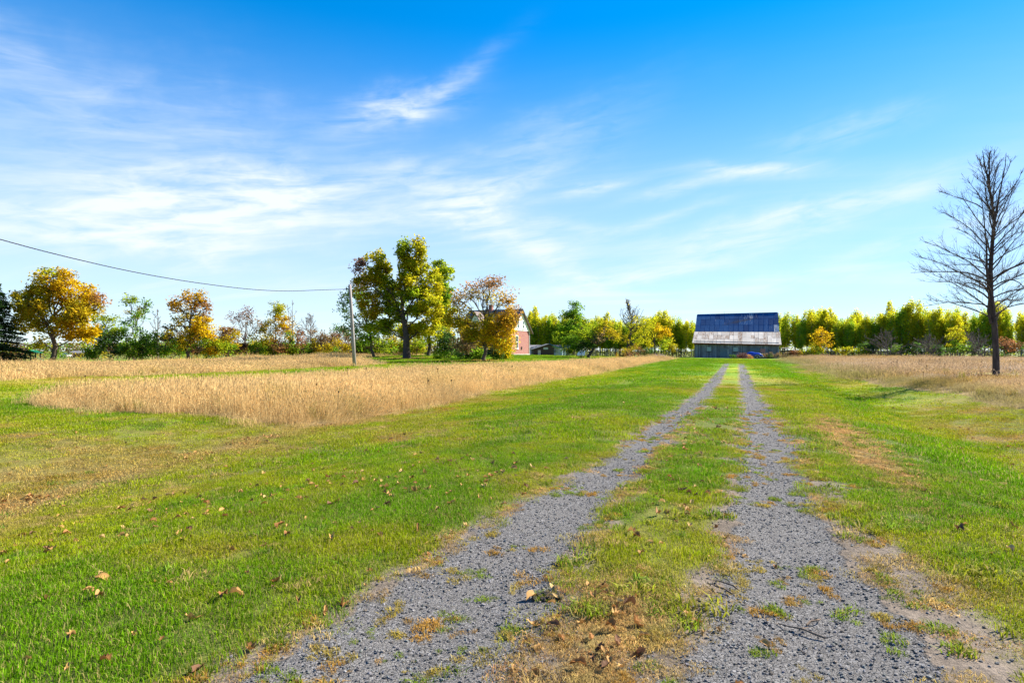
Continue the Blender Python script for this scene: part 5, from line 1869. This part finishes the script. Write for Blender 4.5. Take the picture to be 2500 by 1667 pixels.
tree('mauve_tree', 'sparse pinkish tree right of the orange-topped one', 600, 108,
     [(580, 775, 30, 20, 12, 'mauve', 0.45), (605, 768, 28, 18, 12, 'mauve', 0.45), (628, 795, 30, 20, 12, 'brown', 0.5), (590, 805, 30, 18, 8, 'mauve', 0.4)], 0.2, 24, bark='bark_grey', leaf=0.25, per=20, sig=0.48, fork=0.25)
tree('yellow_tree', 'bright yellow tree left of the bare twin stems', 668, 104,
     [(682, 760, 22, 20, 14, 'yg'), (692, 785, 22, 22, 14, 'gold', 0.8), (705, 815, 16, 24, 10, 'gold'), (660, 800, 30, 22, 14, 'olivegold', 0.7), (655, 830, 34, 18, 12, 'olivegold', 0.6), (636, 800, 18, 14, 6, 'brown', 0.5)], 0.2, 25, leaf=0.25, per=24, sig=0.42, fork=0.2)


def stick_leaders(h, n, g, spread, r):
    out = []
    for k in range(n):
        a = g.uniform(0, 6.28); s = spread * (k > 0)
        hh = h * (1 - 0.12 * k)
        out.append(([(0, 0, -0.2), (0, 0, 0.2), (math.cos(a) * s * 0.4, math.sin(a) * s * 0.4, hh * 0.45), (math.cos(a) * s, math.sin(a) * s, hh)], r * (1 - 0.2 * k), 0.02))
    return out


g0 = np.random.default_rng(90)
bare_tree('dead_tree', 'grey leafless twin stems standing tall in the left tree line', 714, 103, zat(733, 103) - 0.1, 0.12, 31, stick_leaders(zat(733, 103), 2, g0, 1.1, 0.14), 'bark_pale', 16, 1.9, 0.022, fork=0.45, dens=0.9)
bare_tree('bare_tree', 'twiggy leafless tree beside the orange-topped tree', 385, 92, zat(752, 92), 0.12, 32, stick_leaders(zat(752, 92), 3, g0, 0.9, 0.13), 'bark_grey', 26, 2.2, 0.022, fork=0.25)
bare_tree('bare_tree', 'fine grey half-bare tree left of the utility pole', 758, 110, zat(772, 110), 0.14, 33, stick_leaders(zat(772, 110), 3, g0, 1.3, 0.14), 'bark_grey', 34, 3.4, 0.022, kleaf=('brown', 0.16, 0.2, 2), fork=0.2)

# ---- scrub closing the gaps of the left tree line
gs = np.random.default_rng(515)
SCRUB = [('green', 'green scrub bush'), ('ygg', 'light green scrub bush'), ('olivegold', 'olive scrub bush'), ('rust', 'rusty scrub bush'), ('brown', 'brown scrub bush'), ('mauve', 'mauve twiggy scrub bush')]
for i in range(34):
    px = 275 + (1035 - 275) * (i + gs.uniform(0.2, 0.8)) / 34
    pal, lab = SCRUB[int(gs.integers(0, 6))] if px > 480 else SCRUB[int(gs.integers(0, 4))]
    dd = gs.uniform(97, 116); top = gs.uniform(806, 838)
    side = 'left of the utility pole' if px < 850 else 'behind the house yard'
    pal2 = SCRUB[int(gs.integers(0, 6))][0]
    shrub('scrub_bush', lab + ' in the back hedge ' + side, px, dd, [(px, (top + 862) / 2, 22, (866 - top) / 2, 15, pal, 0.8), (px + gs.uniform(-14, 14), 852, 22, 13, 9, pal2, 0.8)], 520 + i, leaf=0.25, per=17, sig=0.42, group=lab + ' row ' + side)

# ---- trees of the house yard
tree('young_maple', 'open blue-green tree behind the utility pole', 912, 89,
     [(858, 722, 26, 24, 11, 'bluegreen', 0.55), (842, 752, 18, 22, 8, 'bluegreen', 0.5), (885, 735, 30, 26, 13, 'green', 0.6), (905, 775, 40, 32, 20, 'ygg', 0.6), (870, 790, 32, 24, 13, 'bluegreen', 0.55),
      (832, 802, 26, 15, 9, 'bluegreen', 0.5), (930, 800, 36, 28, 16, 'ygg', 0.7), (895, 822, 44, 20, 14, 'green', 0.55), (878, 690, 18, 26, 8, 'mauve', 0.5)], 0.24, 41, leaf=0.25, per=27, sig=0.42, fork=0.25)
tree('great_maple', 'great yellow-green maple, tallest tree near the house', 993, 80,
     [(922, 640, 27, 28, 20, 'yg'), (915, 668, 38, 30, 26, 'yg'), (888, 695, 22, 30, 15, 'olivegold'), (940, 705, 38, 36, 30, 'ygg'), (880, 650, 13, 22, 9, 'mauve', 0.7),
      (985, 612, 14, 26, 14, 'ygg'), (990, 650, 22, 32, 22, 'yg'), (1020, 606, 16, 24, 16, 'yg'), (1022, 645, 20, 30, 20, 'yg'), (1000, 690, 32, 36, 28, 'yg'),
      (1048, 690, 28, 36, 24, 'yg'), (905, 745, 36, 36, 24, 'olivegold'), (955, 758, 44, 40, 34, 'ygg'), (1010, 740, 40, 40, 30, 'ygg'), (1052, 750, 38, 40, 28, 'yg'),
      (925, 800, 40, 26, 18, 'ygg'), (985, 800, 46, 26, 22, 'yg'), (1045, 800, 44, 30, 24, 'yg')], 0.55, 42, bark='bark_dark', leaf=0.26, per=32, sig=0.40, fork=0.17)
tree('maple_neighbour', 'green column-topped maple right behind the great maple', 1046, 93,
     [(1072, 645, 13, 26, 12, 'ygg'), (1086, 672, 20, 32, 20, 'ygg'), (1075, 710, 28, 34, 22, 'green'), (1090, 750, 20, 34, 16, 'yg'), (1065, 770, 34, 36, 22, 'ygg'), (1070, 815, 36, 26, 18, 'yg'), (1090, 800, 22, 30, 12, 'olivegold')],
     0.30, 43, bark='bark_dark', leaf=0.27, per=32, sig=0.42, fork=0.3)
tree('orange_tree', 'thinning orange tree standing in front of the brick house', 1180, 72,
     [(1178, 700, 34, 26, 16, 'peach', 0.32), (1205, 690, 30, 20, 14, 'peach', 0.32), (1145, 715, 26, 20, 13, 'peach', 0.36), (1235, 722, 26, 22, 14, 'orange', 0.42), (1180, 735, 46, 24, 16, 'olivegold', 0.28), (1122, 735, 22, 22, 11, 'orange', 0.5),
      (1118, 775, 28, 28, 18, 'olivegold'), (1145, 805, 36, 30, 22, 'olivegold'), (1135, 835, 34, 22, 14, 'brown', 0.8), (1185, 790, 36, 28, 18, 'olivegold', 0.8), (1208, 815, 36, 32, 24, 'gold', 0.9), (1232, 790, 28, 26, 16, 'orange', 0.8),
      (1248, 770, 20, 24, 10, 'orange', 0.6), (1262, 765, 16, 28, 8, 'peach', 0.3), (1225, 845, 30, 18, 12, 'gold', 0.8), (1170, 828, 34, 20, 12, 'olivegold', 0.8), (1246, 808, 12, 22, 7, 'gold', 0.6)],
     0.27, 44, leaf=0.20, per=36, sig=0.42, fork=0.22)
for i, (px, dd, L, lab) in enumerate([
        (1095, 80, [(1085, 840, 22, 36, 14, 'dark'), (1105, 845, 28, 36, 18, 'dark'), (1090, 865, 30, 14, 8, 'green')], 'tall dark shrub left of the orange tree trunk'),
        (1150, 78, [(1140, 858, 30, 22, 16, 'dark'), (1165, 862, 22, 18, 12, 'green')], 'low dark green shrub at the orange tree trunk'),
        (1222, 77, [(1208, 860, 24, 20, 13, 'dark'), (1228, 852, 22, 26, 15, 'ygg'), (1238, 865, 14, 16, 8, 'yg')], 'yellow-green shrub in front of the brick wall')]):
    shrub('house_shrub', lab, px, dd, L, 110 + i, leaf=0.19, per=36, sig=0.34)
tree('poplar_clump', 'tall green pointed tree rising above the wood beside the house', 1402, 138,
     [(1406, 755, 13, 24, 12, 'green'), (1400, 785, 24, 30, 22, 'green'), (1378, 785, 14, 26, 12, 'ygg'), (1388, 815, 32, 28, 22, 'green'), (1425, 800, 22, 30, 16, 'ygg'), (1365, 820, 22, 22, 10, 'ygg')], 0.25, 45, leaf=0.32, per=26, sig=0.5, fork=0.2)
tree('apple_tree', 'leaning apple tree with low spreading crown at the meadow edge', 1437, 86,
     [(1398, 835, 26, 18, 16, 'green'), (1425, 848, 26, 16, 14, 'dark'), (1390, 852, 20, 12, 8, 'ygg'), (1450, 805, 30, 18, 14, 'ygg', 0.8), (1480, 798, 34, 18, 18, 'olivegold', 0.7), (1500, 820, 26, 16, 10, 'olivegold', 0.7), (1465, 825, 30, 14, 8, 'brown', 0.5), (1415, 815, 26, 16, 10, 'ygg', 0.8)],
     0.24, 46, bark='bark_dark', leaf=0.18, per=30, sig=0.30, fork=0.30, top=(1476, 815))
tree('half_bare_tree', 'old tree with leafless twisted top and yellow skirts', 1532, 104,
     [(1505, 820, 24, 18, 10, 'olivegold', 0.5), (1560, 795, 34, 22, 18, 'yg', 0.6), (1545, 840, 30, 16, 9, 'olivegold', 0.5), (1575, 820, 24, 20, 11, 'yg', 0.7)], 0.26, 47, bark='bark_dark', leaf=0.22, per=24, sig=0.42, fork=0.35, top=(1545, 778))


def half_bare_top():
    d = 104.0
    x, y, z = at(1532, d)
    X = lambda px: (px - 1250) / FPX * d - x
    Z = lambda py: zat(py, d) - z
    L = [([(0, 0, -0.2), (0, 0, 0.3), (X(1536), 0, Z(830)), (X(1544), 0, Z(800)), (X(1541), 0.3, Z(770)), (X(1530), 0.4, Z(735))], 0.20, 0.02),
         ([(X(1544), 0, Z(800)), (X(1558), -0.3, Z(780)), (X(1570), -0.5, Z(755))], 0.09, 0.02), ([(X(1543), 0, Z(803)), (X(1525), 0.3, Z(788)), (X(1512), 0.4, Z(765))], 0.09, 0.02)]
    bare_tree('snag_tree', 'leafless twisted crown rising behind the apple tree', 1532, d + 0.8, Z(733), 0.2, 34, L, 'bark_dark', 60, 3.1, 0.020, kleaf=('olivegold', 0.12, 0.18, 1), fork=0.42, dens=1.0, droop=0.3)


half_bare_top()
tree('yellow_yard_tree', 'round yellow tree left of the barn', 1598, 118,
     [(1588, 798, 30, 24, 18, 'yg'), (1612, 812, 22, 24, 14, 'gold', 0.8), (1568, 818, 26, 22, 12, 'yg'), (1598, 830, 28, 18, 11, 'yg', 0.8), (1618, 838, 14, 18, 7, 'ygg')], 0.2, 48, bark='bark_dark', leaf=0.25, per=28, sig=0.45, fork=0.25)
shrub('twig_shrub', 'twiggy orange-brown bush at the edge of the straw meadow', 1528, 83, [(1518, 868, 16, 14, 12, 'orange', 0.5), (1538, 866, 18, 14, 14, 'rust', 0.5), (1528, 858, 14, 8, 6, 'olivegold', 0.5)], 120, leaf=0.11, per=26, sig=0.24)
shrub('yard_shrub', 'pale low shrub at the foot of the apple tree', 1424, 85, [(1422, 872, 14, 8, 9, 'peach', 0.7)], 121, leaf=0.11, per=26, sig=0.2)
shrub('yard_shrub', 'dark hedge bush left of the covered heap', 1570, 124, [(1560, 855, 22, 12, 12, 'rust', 0.6), (1580, 858, 22, 10, 10, 'dark')], 122, leaf=0.2, per=24, sig=0.35)
shrub('yard_shrub', 'yellow-green bush right of the covered heap', 1640, 122, [(1632, 845, 18, 20, 12, 'yg'), (1646, 852, 16, 14, 9, 'olivegold')], 123, leaf=0.2, per=24, sig=0.35)

# ---- the poplar wood behind barn and right meadow
def poplar_proto(k):
    g = np.random.default_rng(300 + k)
    h = g.uniform(9.2, 11.0)
    wood = []; C = []; col = []
    stems = 3
    pals = [['yg', 'ygg'], ['ygg', 'yg'], ['yg', 'gold'], ['ygg', 'green'], ['yg', 'yg']][k % 5]
    for s in range(stems):
        ox, oy = g.normal(0, 0.65, 2) * (s > 0)
        hh = h * (1 - 0.13 * s * g.uniform(0.4, 1.2))
        P = np.array([(ox, oy, -0.2), (ox * 1.1 + g.normal(0, 0.1), oy * 1.1, hh * 0.5), (ox * 1.5 + g.normal(0, 0.2), oy * 1.4, hh * 0.97)])
        wood.append((P, np.array([0.095, 0.07, 0.015])))
        nc = 50
        for c in range(nc):
            f = g.uniform(0.20, 1.0) ** 0.72
            zc = hh * f
            rmax = 1.2 * np.interp(f, [0.18, 0.35, 0.75, 0.9, 1.0], [0.55, 0.8, 1.1, 0.8, 0.15])
            a = g.uniform(0, 6.283); rr = rmax * g.uniform(0.1, 1) ** 0.5
            px_ = np.interp(zc, P[:, 2], P[:, 0]); py_ = np.interp(zc, P[:, 2], P[:, 1])
            c0 = np.array([px_ + math.cos(a) * rr, py_ + math.sin(a) * rr, zc])
            wood.append((np.array([(px_, py_, zc - 0.5 * rr - 0.1), (c0 + np.array([px_, py_, zc])) / 2, c0]), np.array([0.03, 0.02, 0.01])))
            n = int((26 if f > 0.34 else 13) * g.uniform(0.6, 1.4))
            Q = c0 + np.clip(g.normal(0, 1, (n, 3)), -1.7, 1.7) * np.array([0.32, 0.32, 0.42])
            pl = np.array(PAL[pals[0] if g.uniform() < 0.65 else pals[1]])
            C.append(Q); col.append(pl[g.integers(0, 3)] * g.uniform(0.8, 1.2) * g.uniform(0.75, 1.25, (n, 1)))
    V, F = tubes_mesh(wood, 4)
    m1 = bpy.data.meshes.new('poplar_trunk'); fill_mesh(m1, V, F); m1.materials.append(M['bark_pale'])
    V, F, Cc = leaf_mesh(np.concatenate(C), 0.25, np.clip(np.concatenate(col) * 1.4, 0, 0.62), g, flat=0.1)
    m2 = bpy.data.meshes.new('poplar_crown'); fill_mesh(m2, V, F); put_col(m2, Cc); m2.materials.append(M['leaf'])
    return m1, m2


def wood_edge(t):
    """the edge of the wood, from behind the house round to the right"""
    return (np.interp(t, [0, 0.35, 0.55, 0.8, 1.0], [-6, 36, 70, 92, 124]), np.interp(t, [0, 0.35, 0.55, 0.8, 1.0], [152, 148, 138, 117, 88]))


def poplar_wood():
    protos = [poplar_proto(k) for k in range(5)]
    g = np.random.default_rng(17)
    spots = []
    for row, (off, n) in enumerate(((0, 96), (2.6, 84), (5.6, 70))):
        for i in range(n):
            t = (i + g.uniform(0.1, 0.9)) / n
            x, y = wood_edge(t)
            a, b = wood_edge(min(t + 0.01, 1)); c, e = wood_edge(max(t - 0.01, 0))
            nx, ny = -(b - e), (a - c); q = math.hypot(nx, ny) + 1e-6
            o = off + g.normal(0, 0.8)
            x, y = x + nx / q * o, y + ny / q * o
            px = 1250 + FPX * x / y
            if 1690 < px < 1910 and y < 150:
                k_ = (150 + g.uniform(0, 6)) / y; x, y = x * k_, y * k_
            spots.append((float(x), float(y), row, px))
    for i, (x, y, row, px) in enumerate(spots):
        k = int(g.integers(0, 5))
        s = g.uniform(0.86, 1.08) * (0.87 + 0.26 * float(vnoise(np.array([x * 0.13]), np.array([y * 0.13]), 9)[0])) * (0.97 if px < 1700 else 1.0)
        if 1712 < px < 1885: s *= 0.72
        z = Hs(x, y)
        root = empty('poplar_tree', (x, y, z), g.uniform(0, 6.28))
        w_ = g.uniform(0.66, 0.98)
        root.scale = (s * w_, s * w_, s * g.uniform(0.95, 1.08))
        where = 'left of the barn' if px < 1700 else ('right of the barn' if px < 2080 else 'behind the right meadow')
        kind = ('slender poplar in the front row of the wood ', 'slender poplar in the middle row of the wood ', 'slender poplar at the back of the wood ')[row] + where
        tag(root, kind, 'tree', kind.replace('slender poplar', 'poplars'))
        for nm, me in (('trunk', protos[k][0]), ('crown', protos[k][1])):
            o = bpy.data.objects.new(nm, me); COL.objects.link(o); o.parent = root


poplar_wood()


# depth of the wood behind the countable rows: one mass
def far_mass(name, label, path, n, hh, depth, pal, seed, size):
    g = np.random.default_rng(seed)
    t = g.uniform(0, 1, n)
    P = np.array(path, float)
    s = np.linspace(0, 1, len(P))
    x = np.interp(t, s, P[:, 0]); y = np.interp(t, s, P[:, 1])
    bump_ = 0.72 + 0.4 * fbm(x * 0.16, y * 0.16, seed)
    z = g.uniform(0.0, 1, n) ** 0.8 * hh * bump_
    x = x + g.normal(0, depth * 0.25, n); y = y + np.abs(g.normal(0, depth * 0.6, n))
    pl = np.concatenate([np.array(PAL[p]) for p in pal])
    cl = (vnoise(x * 0.25, y * 0.25, seed + 3) * 0.999 * len(pl)).astype(int)
    col = pl[cl] * g.uniform(0.7, 1.25, (n, 1))
    V, F, C = leaf_mesh(np.stack([x, y, H(x, y) + z], 1), size, col, g, flat=0.1)
    me = bpy.data.meshes.new(name); fill_mesh(me, V, F); put_col(me, C)
    tag(link(name, me, M['leaf']), label, 'wood', kind='stuff')


far_mass('far_wood', 'depth of the poplar wood behind its front rows', [(-14, 166), (36, 162), (76, 152), (104, 130), (140, 98)], 11000, 8.0, 9, ['ygg', 'yg', 'yg'], 5, 0.42)
far_mass('wood_undergrowth', 'dark tangled undergrowth along the foot of the poplar wood', [(-6, 153), (36, 149), (70, 139), (92, 118), (124, 89)], 15000, 1.9, 2.5, ['green', 'brown', 'dark', 'ygg'], 15, 0.24)
far_mass('far_treeline', 'low distant treeline on the left horizon', [(-330, 250), (-200, 300), (-90, 330), (0, 330)], 24000, 6.5, 16, ['olivegold', 'green', 'brown', 'ygg'], 6, 0.9)
far_mass('far_hedge', 'thin rust and green hedge beyond the left yard', [(-150, 118), (-100, 122), (-60, 128), (-20, 128)], 5000, 1.7, 4, ['rust', 'olivegold', 'brown', 'green'], 8, 0.3)

# ---- undergrowth along the edge of the right meadow
for i, (px, dd, L, lab) in enumerate([
        (2015, 112, [(2008, 815, 20, 20, 14, 'gold', 0.7), (2022, 832, 22, 20, 14, 'gold', 0.6), (2002, 848, 20, 14, 9, 'yg', 0.7)], 'golden sapling at the edge of the right wood'),
        (1985, 114, [(1975, 862, 22, 8, 9, 'ygg'), (1995, 858, 16, 10, 8, 'green')], 'green bush below the golden sapling'),
        (2052, 116, [(2050, 856, 20, 9, 10, 'yg')], 'low yellow bush right of the golden sapling'),
        (1932, 113, [(1925, 866, 16, 8, 8, 'brown', 0.8), (1945, 862, 18, 10, 9, 'rust', 0.7)], 'brown weeds bush beside the wood heap'),
        (1960, 112, [(1958, 866, 18, 8, 8, 'olivegold', 0.8)], 'olive bush between wood heap and golden sapling'),
        (2130, 118, [(2125, 850, 26, 14, 12, 'dark'), (2105, 856, 20, 10, 8, 'ygg')], 'dark undergrowth bush left of the grey thicket'),
        (2215, 114, [(2200, 855, 26, 11, 11, 'green'), (2235, 852, 26, 12, 11, 'dark')], 'dark green undergrowth bush right of the grey thicket'),
        (2290, 108, [(2275, 848, 28, 16, 13, 'dark'), (2310, 852, 26, 13, 11, 'dark')], 'broad dark bush at the wood edge left of the tall bare tree'),
        (2365, 103, [(2350, 846, 30, 18, 14, 'green'), (2385, 850, 26, 14, 11, 'dark')], 'green and dark bush behind the tall bare tree'),
        (2450, 98, [(2440, 840, 34, 20, 16, 'rust', 0.8), (2475, 850, 34, 16, 13, 'dark')], 'rusty and dark bush right of the tall bare tree'),
        (2322, 106, [(2325, 815, 22, 20, 13, 'yg'), (2340, 830, 18, 16, 8, 'yg')], 'yellow-green young tree before the right wood')]):
    shrub('undergrowth_shrub', lab, px, dd, L, 140 + i, leaf=0.22, per=26, sig=0.36)
for i, (px, dd, py, lab) in enumerate([(2170, 113, 812, 'grey leafless thicket at the edge of the right wood'), (2262, 107, 826, 'dark leafless thicket left of the tall bare tree'), (2400, 100, 818, 'leafless thicket behind the tall bare tree')]):
    gg = np.random.default_rng(400 + i)
    hh = zat(py, dd)
    Ls = []
    for k in range(6):
        a = gg.uniform(0, 6.28); s = gg.uniform(0.8, 2.6)
        Ls.append(([(0, 0, -0.1), (math.cos(a) * 0.3, math.sin(a) * 0.3, 0.3), (math.cos(a) * s * 0.7, math.sin(a) * s * 0.7, hh * 0.6), (math.cos(a) * s, math.sin(a) * s, hh * gg.uniform(0.8, 1.0))], 0.06, 0.02))
    bare_tree('bare_thicket', lab, px, dd, hh, 0.12, 410 + i, Ls, 'bark_grey', 36, 3.6, 0.022, fork=0.12, dens=0.8, droop=0.4)

# weeds in front of the barn
for i, (px, dd, py, pal, lab) in enumerate([(1812, 110, 866, 'maroon', 'reddish weeds left of the old blue car'), (1866, 111, 866, 'brown', 'brown weeds right of the old blue car'), (1880, 111.5, 868, 'dark', 'dark weeds at the barn wall'), (1893, 111, 864, 'brown', 'tall pale weed at the right end of the barn'), (1832, 107.5, 871, 'peach', 'dry pale weeds before the old blue car'), (1790, 112, 870, 'dark', 'low dark weeds at the barn door')]):
    shrub('barn_weeds', lab, px, dd, [(px - 5, py + 2, 8, 7, 7, pal, 0.8), (px + 5, py + 3, 8, 6, 6, pal, 0.8)], 160 + i, leaf=0.12, per=22, sig=0.22)

# ------------------------------------------------------------------ fallen leaves, sticks, small things on the ground
def fallen_leaves():
    g = np.random.default_rng(55)
    X = []; Y = []
    # drifts: along the left ditch, on the near left lawn, along the right ditch and on the centre strip
    def add(x, y): X.append(x); Y.append(y)
    v = g.uniform(2, 30, 900); u = np.interp(v, [-20, 4, 10, 25, 60], [-9.0, -9.0, -10.4, -11.6, -11.2]) + g.normal(0, 0.35, 900)
    k = fbm(v * 0.8, v * 0 + 1, 44) > 0.42; a, b = to_xy(u[k], v[k]); add(a, b)
    a, b = wedge(2.3, 9, 15, 48); u, v = to_uv(a, b); k = (u < -2.0) & (fbm(a * 0.9, b * 0.9, 45) > 0.45); add(a[k], b[k])
    a, b = wedge(9, 24, 0.9, 48); u, v = to_uv(a, b); k = (tall_mask(a, b) == 0) & (np.abs(u + 0.5) > 1.6); add(a[k], b[k])
    v = g.uniform(5, 30, 260); u = 5.6 + g.normal(0, 0.6, 260); k = fbm(v * 0.6, v * 0 + 5, 46) > 0.45; a, b = to_xy(u[k], v[k]); add(a, b)
    v = g.uniform(2.2, 16, 150); u = -0.55 + g.normal(0, 0.36, 150); a, b = to_xy(u, v); add(a, b)
    v = g.uniform(2.2, 3.6, 40); u = -0.75 + g.normal(0, 0.22, 40); a, b = to_xy(u, v); add(a, b)
    v = g.uniform(2.5, 9, 60); u = 2.6 + g.normal(0, 0.5, 60); a, b = to_xy(u, v); add(a, b)
    x = np.concatenate(X); y = np.concatenate(Y)
    ok = y > 1.8; x, y = x[ok], y[ok]
    inview = np.abs(x) < 0.9 * y
    n = len(x)
    size = 0.04 + 0.06 * g.uniform(0, 1, n) ** 1.5
    u, v = to_uv(x, y)
    t = g.uniform(size=n)
    col = np.where((t < 0.45)[:, None], np.array([0.38, 0.21, 0.07]), np.where((t < 0.72)[:, None], np.array([0.27, 0.125, 0.04]), np.where((t < 0.88)[:, None], np.array([0.43, 0.28, 0.11]), np.array([0.17, 0.085, 0.045]))))
    col = col * g.uniform(0.8, 1.2, (n, 1))
    rot = np.stack([g.normal(0, 0.35, n), g.normal(0, 0.35, n), g.uniform(0, 6.28, n)], 1)
    app = np.where(inview, size / np.hypot(x, y), 0)
    order = np.argsort(-app)
    near = order[:260]; rest = order[260:]
    gr, dirt, uu, vv = drive_masks(x, y)
    zlift = np.where(np.maximum(gr, dirt) > 0.4, 0.002, 0.013)
    z = H(x, y) + zlift
    names = {0: 'pale tan curled leaf', 1: 'rusty brown leaf', 2: 'straw-coloured leaf', 3: 'dark brown leaf'}
    kind = np.where(t < 0.45, 0, np.where(t < 0.72, 1, np.where(t < 0.88, 2, 3)))
    cache = {}
    for i in near:
        s = int(g.integers(0, 6)); kd = int(kind[i])
        if (s, kd) not in cache:
            V, F = leaf_shape(s)
            me = bpy.data.meshes.new('fallen_leaf'); fill_mesh(me, V, F); put_col(me, np.tile(col[i], (len(V), 1))); me.materials.append(M['fallen'])
            cache[(s, kd)] = me
        o = bpy.data.objects.new('fallen_leaf', cache[(s, kd)]); COL.objects.link(o)
        o.location = (x[i], y[i], z[i]); o.rotation_euler = tuple(rot[i]); o.scale = (size[i],) * 3
        where = 'on the lawn left of the tracks' if u[i] < UL(v[i]) - 0.5 else ('on the strip between the tracks' if u[i] < UR(v[i]) else 'on the ground right of the tracks')
        lab = 'fallen ' + names[kd] + ' ' + where
        tag(o, lab, 'leaf', lab.replace('leaf', 'leaves'))
    c2 = col[rest]
    scatter('leaf_litter', np.stack([x[rest], y[rest], z[rest]], 1), rot[rest], size[rest] * 1.1, c2, [f'leaf{k}' for k in range(6)], 'dry fallen leaves lying in the ditches and farther lawn', 'leaves')


fallen_leaves()


def small_things():
    g = np.random.default_rng(66)
    # dark clod of earth left of the centre strip
    x = (1341 - 1250) / FPX * 3.50; y = 3.50
    root = empty('earth_clod', (x, y, Hs(x, y)))
    tag(root, 'small dark heap of fresh earth beside the left track', 'earth')
    for k in range(22):
        bm = bmesh.new(); bmesh.ops.create_icosphere(bm, subdivisions=2, radius=1)
        r = g.uniform(0.008, 0.024)
        for v in bm.verts: v.co = Vector((v.co.x, v.co.y, v.co.z * 0.65)) * r * g.uniform(0.65, 1.3)
        me = bpy.data.meshes.new('lump'); bm.to_mesh(me); bm.free()
        link('lump', me, M['earth'], root, (g.normal(0, 0.045), g.normal(0, 0.028), r * 0.35))
    # dry sticks on the right track
    for k, (px, py, ln, az, lab) in enumerate([(1755, 1440, 0.20, 2.1, 'dark curved stick at the edge of the right track, left of two'), (1772, 1430, 0.17, 2.2, 'dark curved stick at the edge of the right track, right of two'),
                                               (1955, 1530, 0.24, 2.5, 'long pale forked stick on the right gravel track'), (1990, 1508, 0.13, 0.6, 'short pale stick on the right gravel track')]):
        d = FPX * EYE / (py - HORIZON); x = (px - 1250) / FPX * d
        p = [(math.cos(az) * ln * (t - 0.5) + g.normal(0, 0.008), math.sin(az) * ln * (t - 0.5) + g.normal(0, 0.008), 0.014 + 0.012 * math.sin(t * 3.1)) for t in (0, 0.25, 0.5, 0.75, 1)]
        mb = MB().tube(p, [0.006, 0.006, 0.005, 0.004, 0.003], 5)
        if k == 2: mb.tube([p[2], (p[2][0] + 0.05, p[2][1] + 0.03, 0.02)], [0.004, 0.002], 4)
        o = mb.build('dry_stick', M['twig'], None, (x, d, Hs(x, d)))
        tag(o, lab, 'stick')
    # leaf-strewn mounds round the tree trunks
    for (px, d, lab, c) in ((912, 89, 'ring of yellow leaves under the open blue-green tree', (0.5, 0.32, 0.06)), (993, 80, 'ring of brown leaves under the great maple', (0.25, 0.15, 0.05)), (1180, 72, 'ring of yellow leaves under the orange tree', (0.5, 0.34, 0.06)), (2432, 33, 'pale yellow leaves round the foot of the tall bare tree', (0.5, 0.42, 0.12))):
        x, y, z = at(px, d); n = 420 if d > 40 else 160
        a = g.uniform(0, 6.28, n); r = np.abs(g.normal(0, 1.5 if d > 40 else 0.7, n)) + 0.3
        xx, yy = x + np.cos(a) * r, y + np.sin(a) * r
        col = np.array(c) * g.uniform(0.6, 1.3, (n, 1))
        zz = H(xx, yy) + 0.08 + (0.16 if d < 40 else 0)
        V, F, C = leaf_mesh(np.stack([xx, yy, zz], 1), 0.2 if d > 40 else 0.12, col, g, flat=1.5)
        me = bpy.data.meshes.new('leaf_ring'); fill_mesh(me, V, F); put_col(me, C)
        tag(link('leaf_ring', me, M['fallen']), lab, 'leaves', kind='stuff')


small_things()
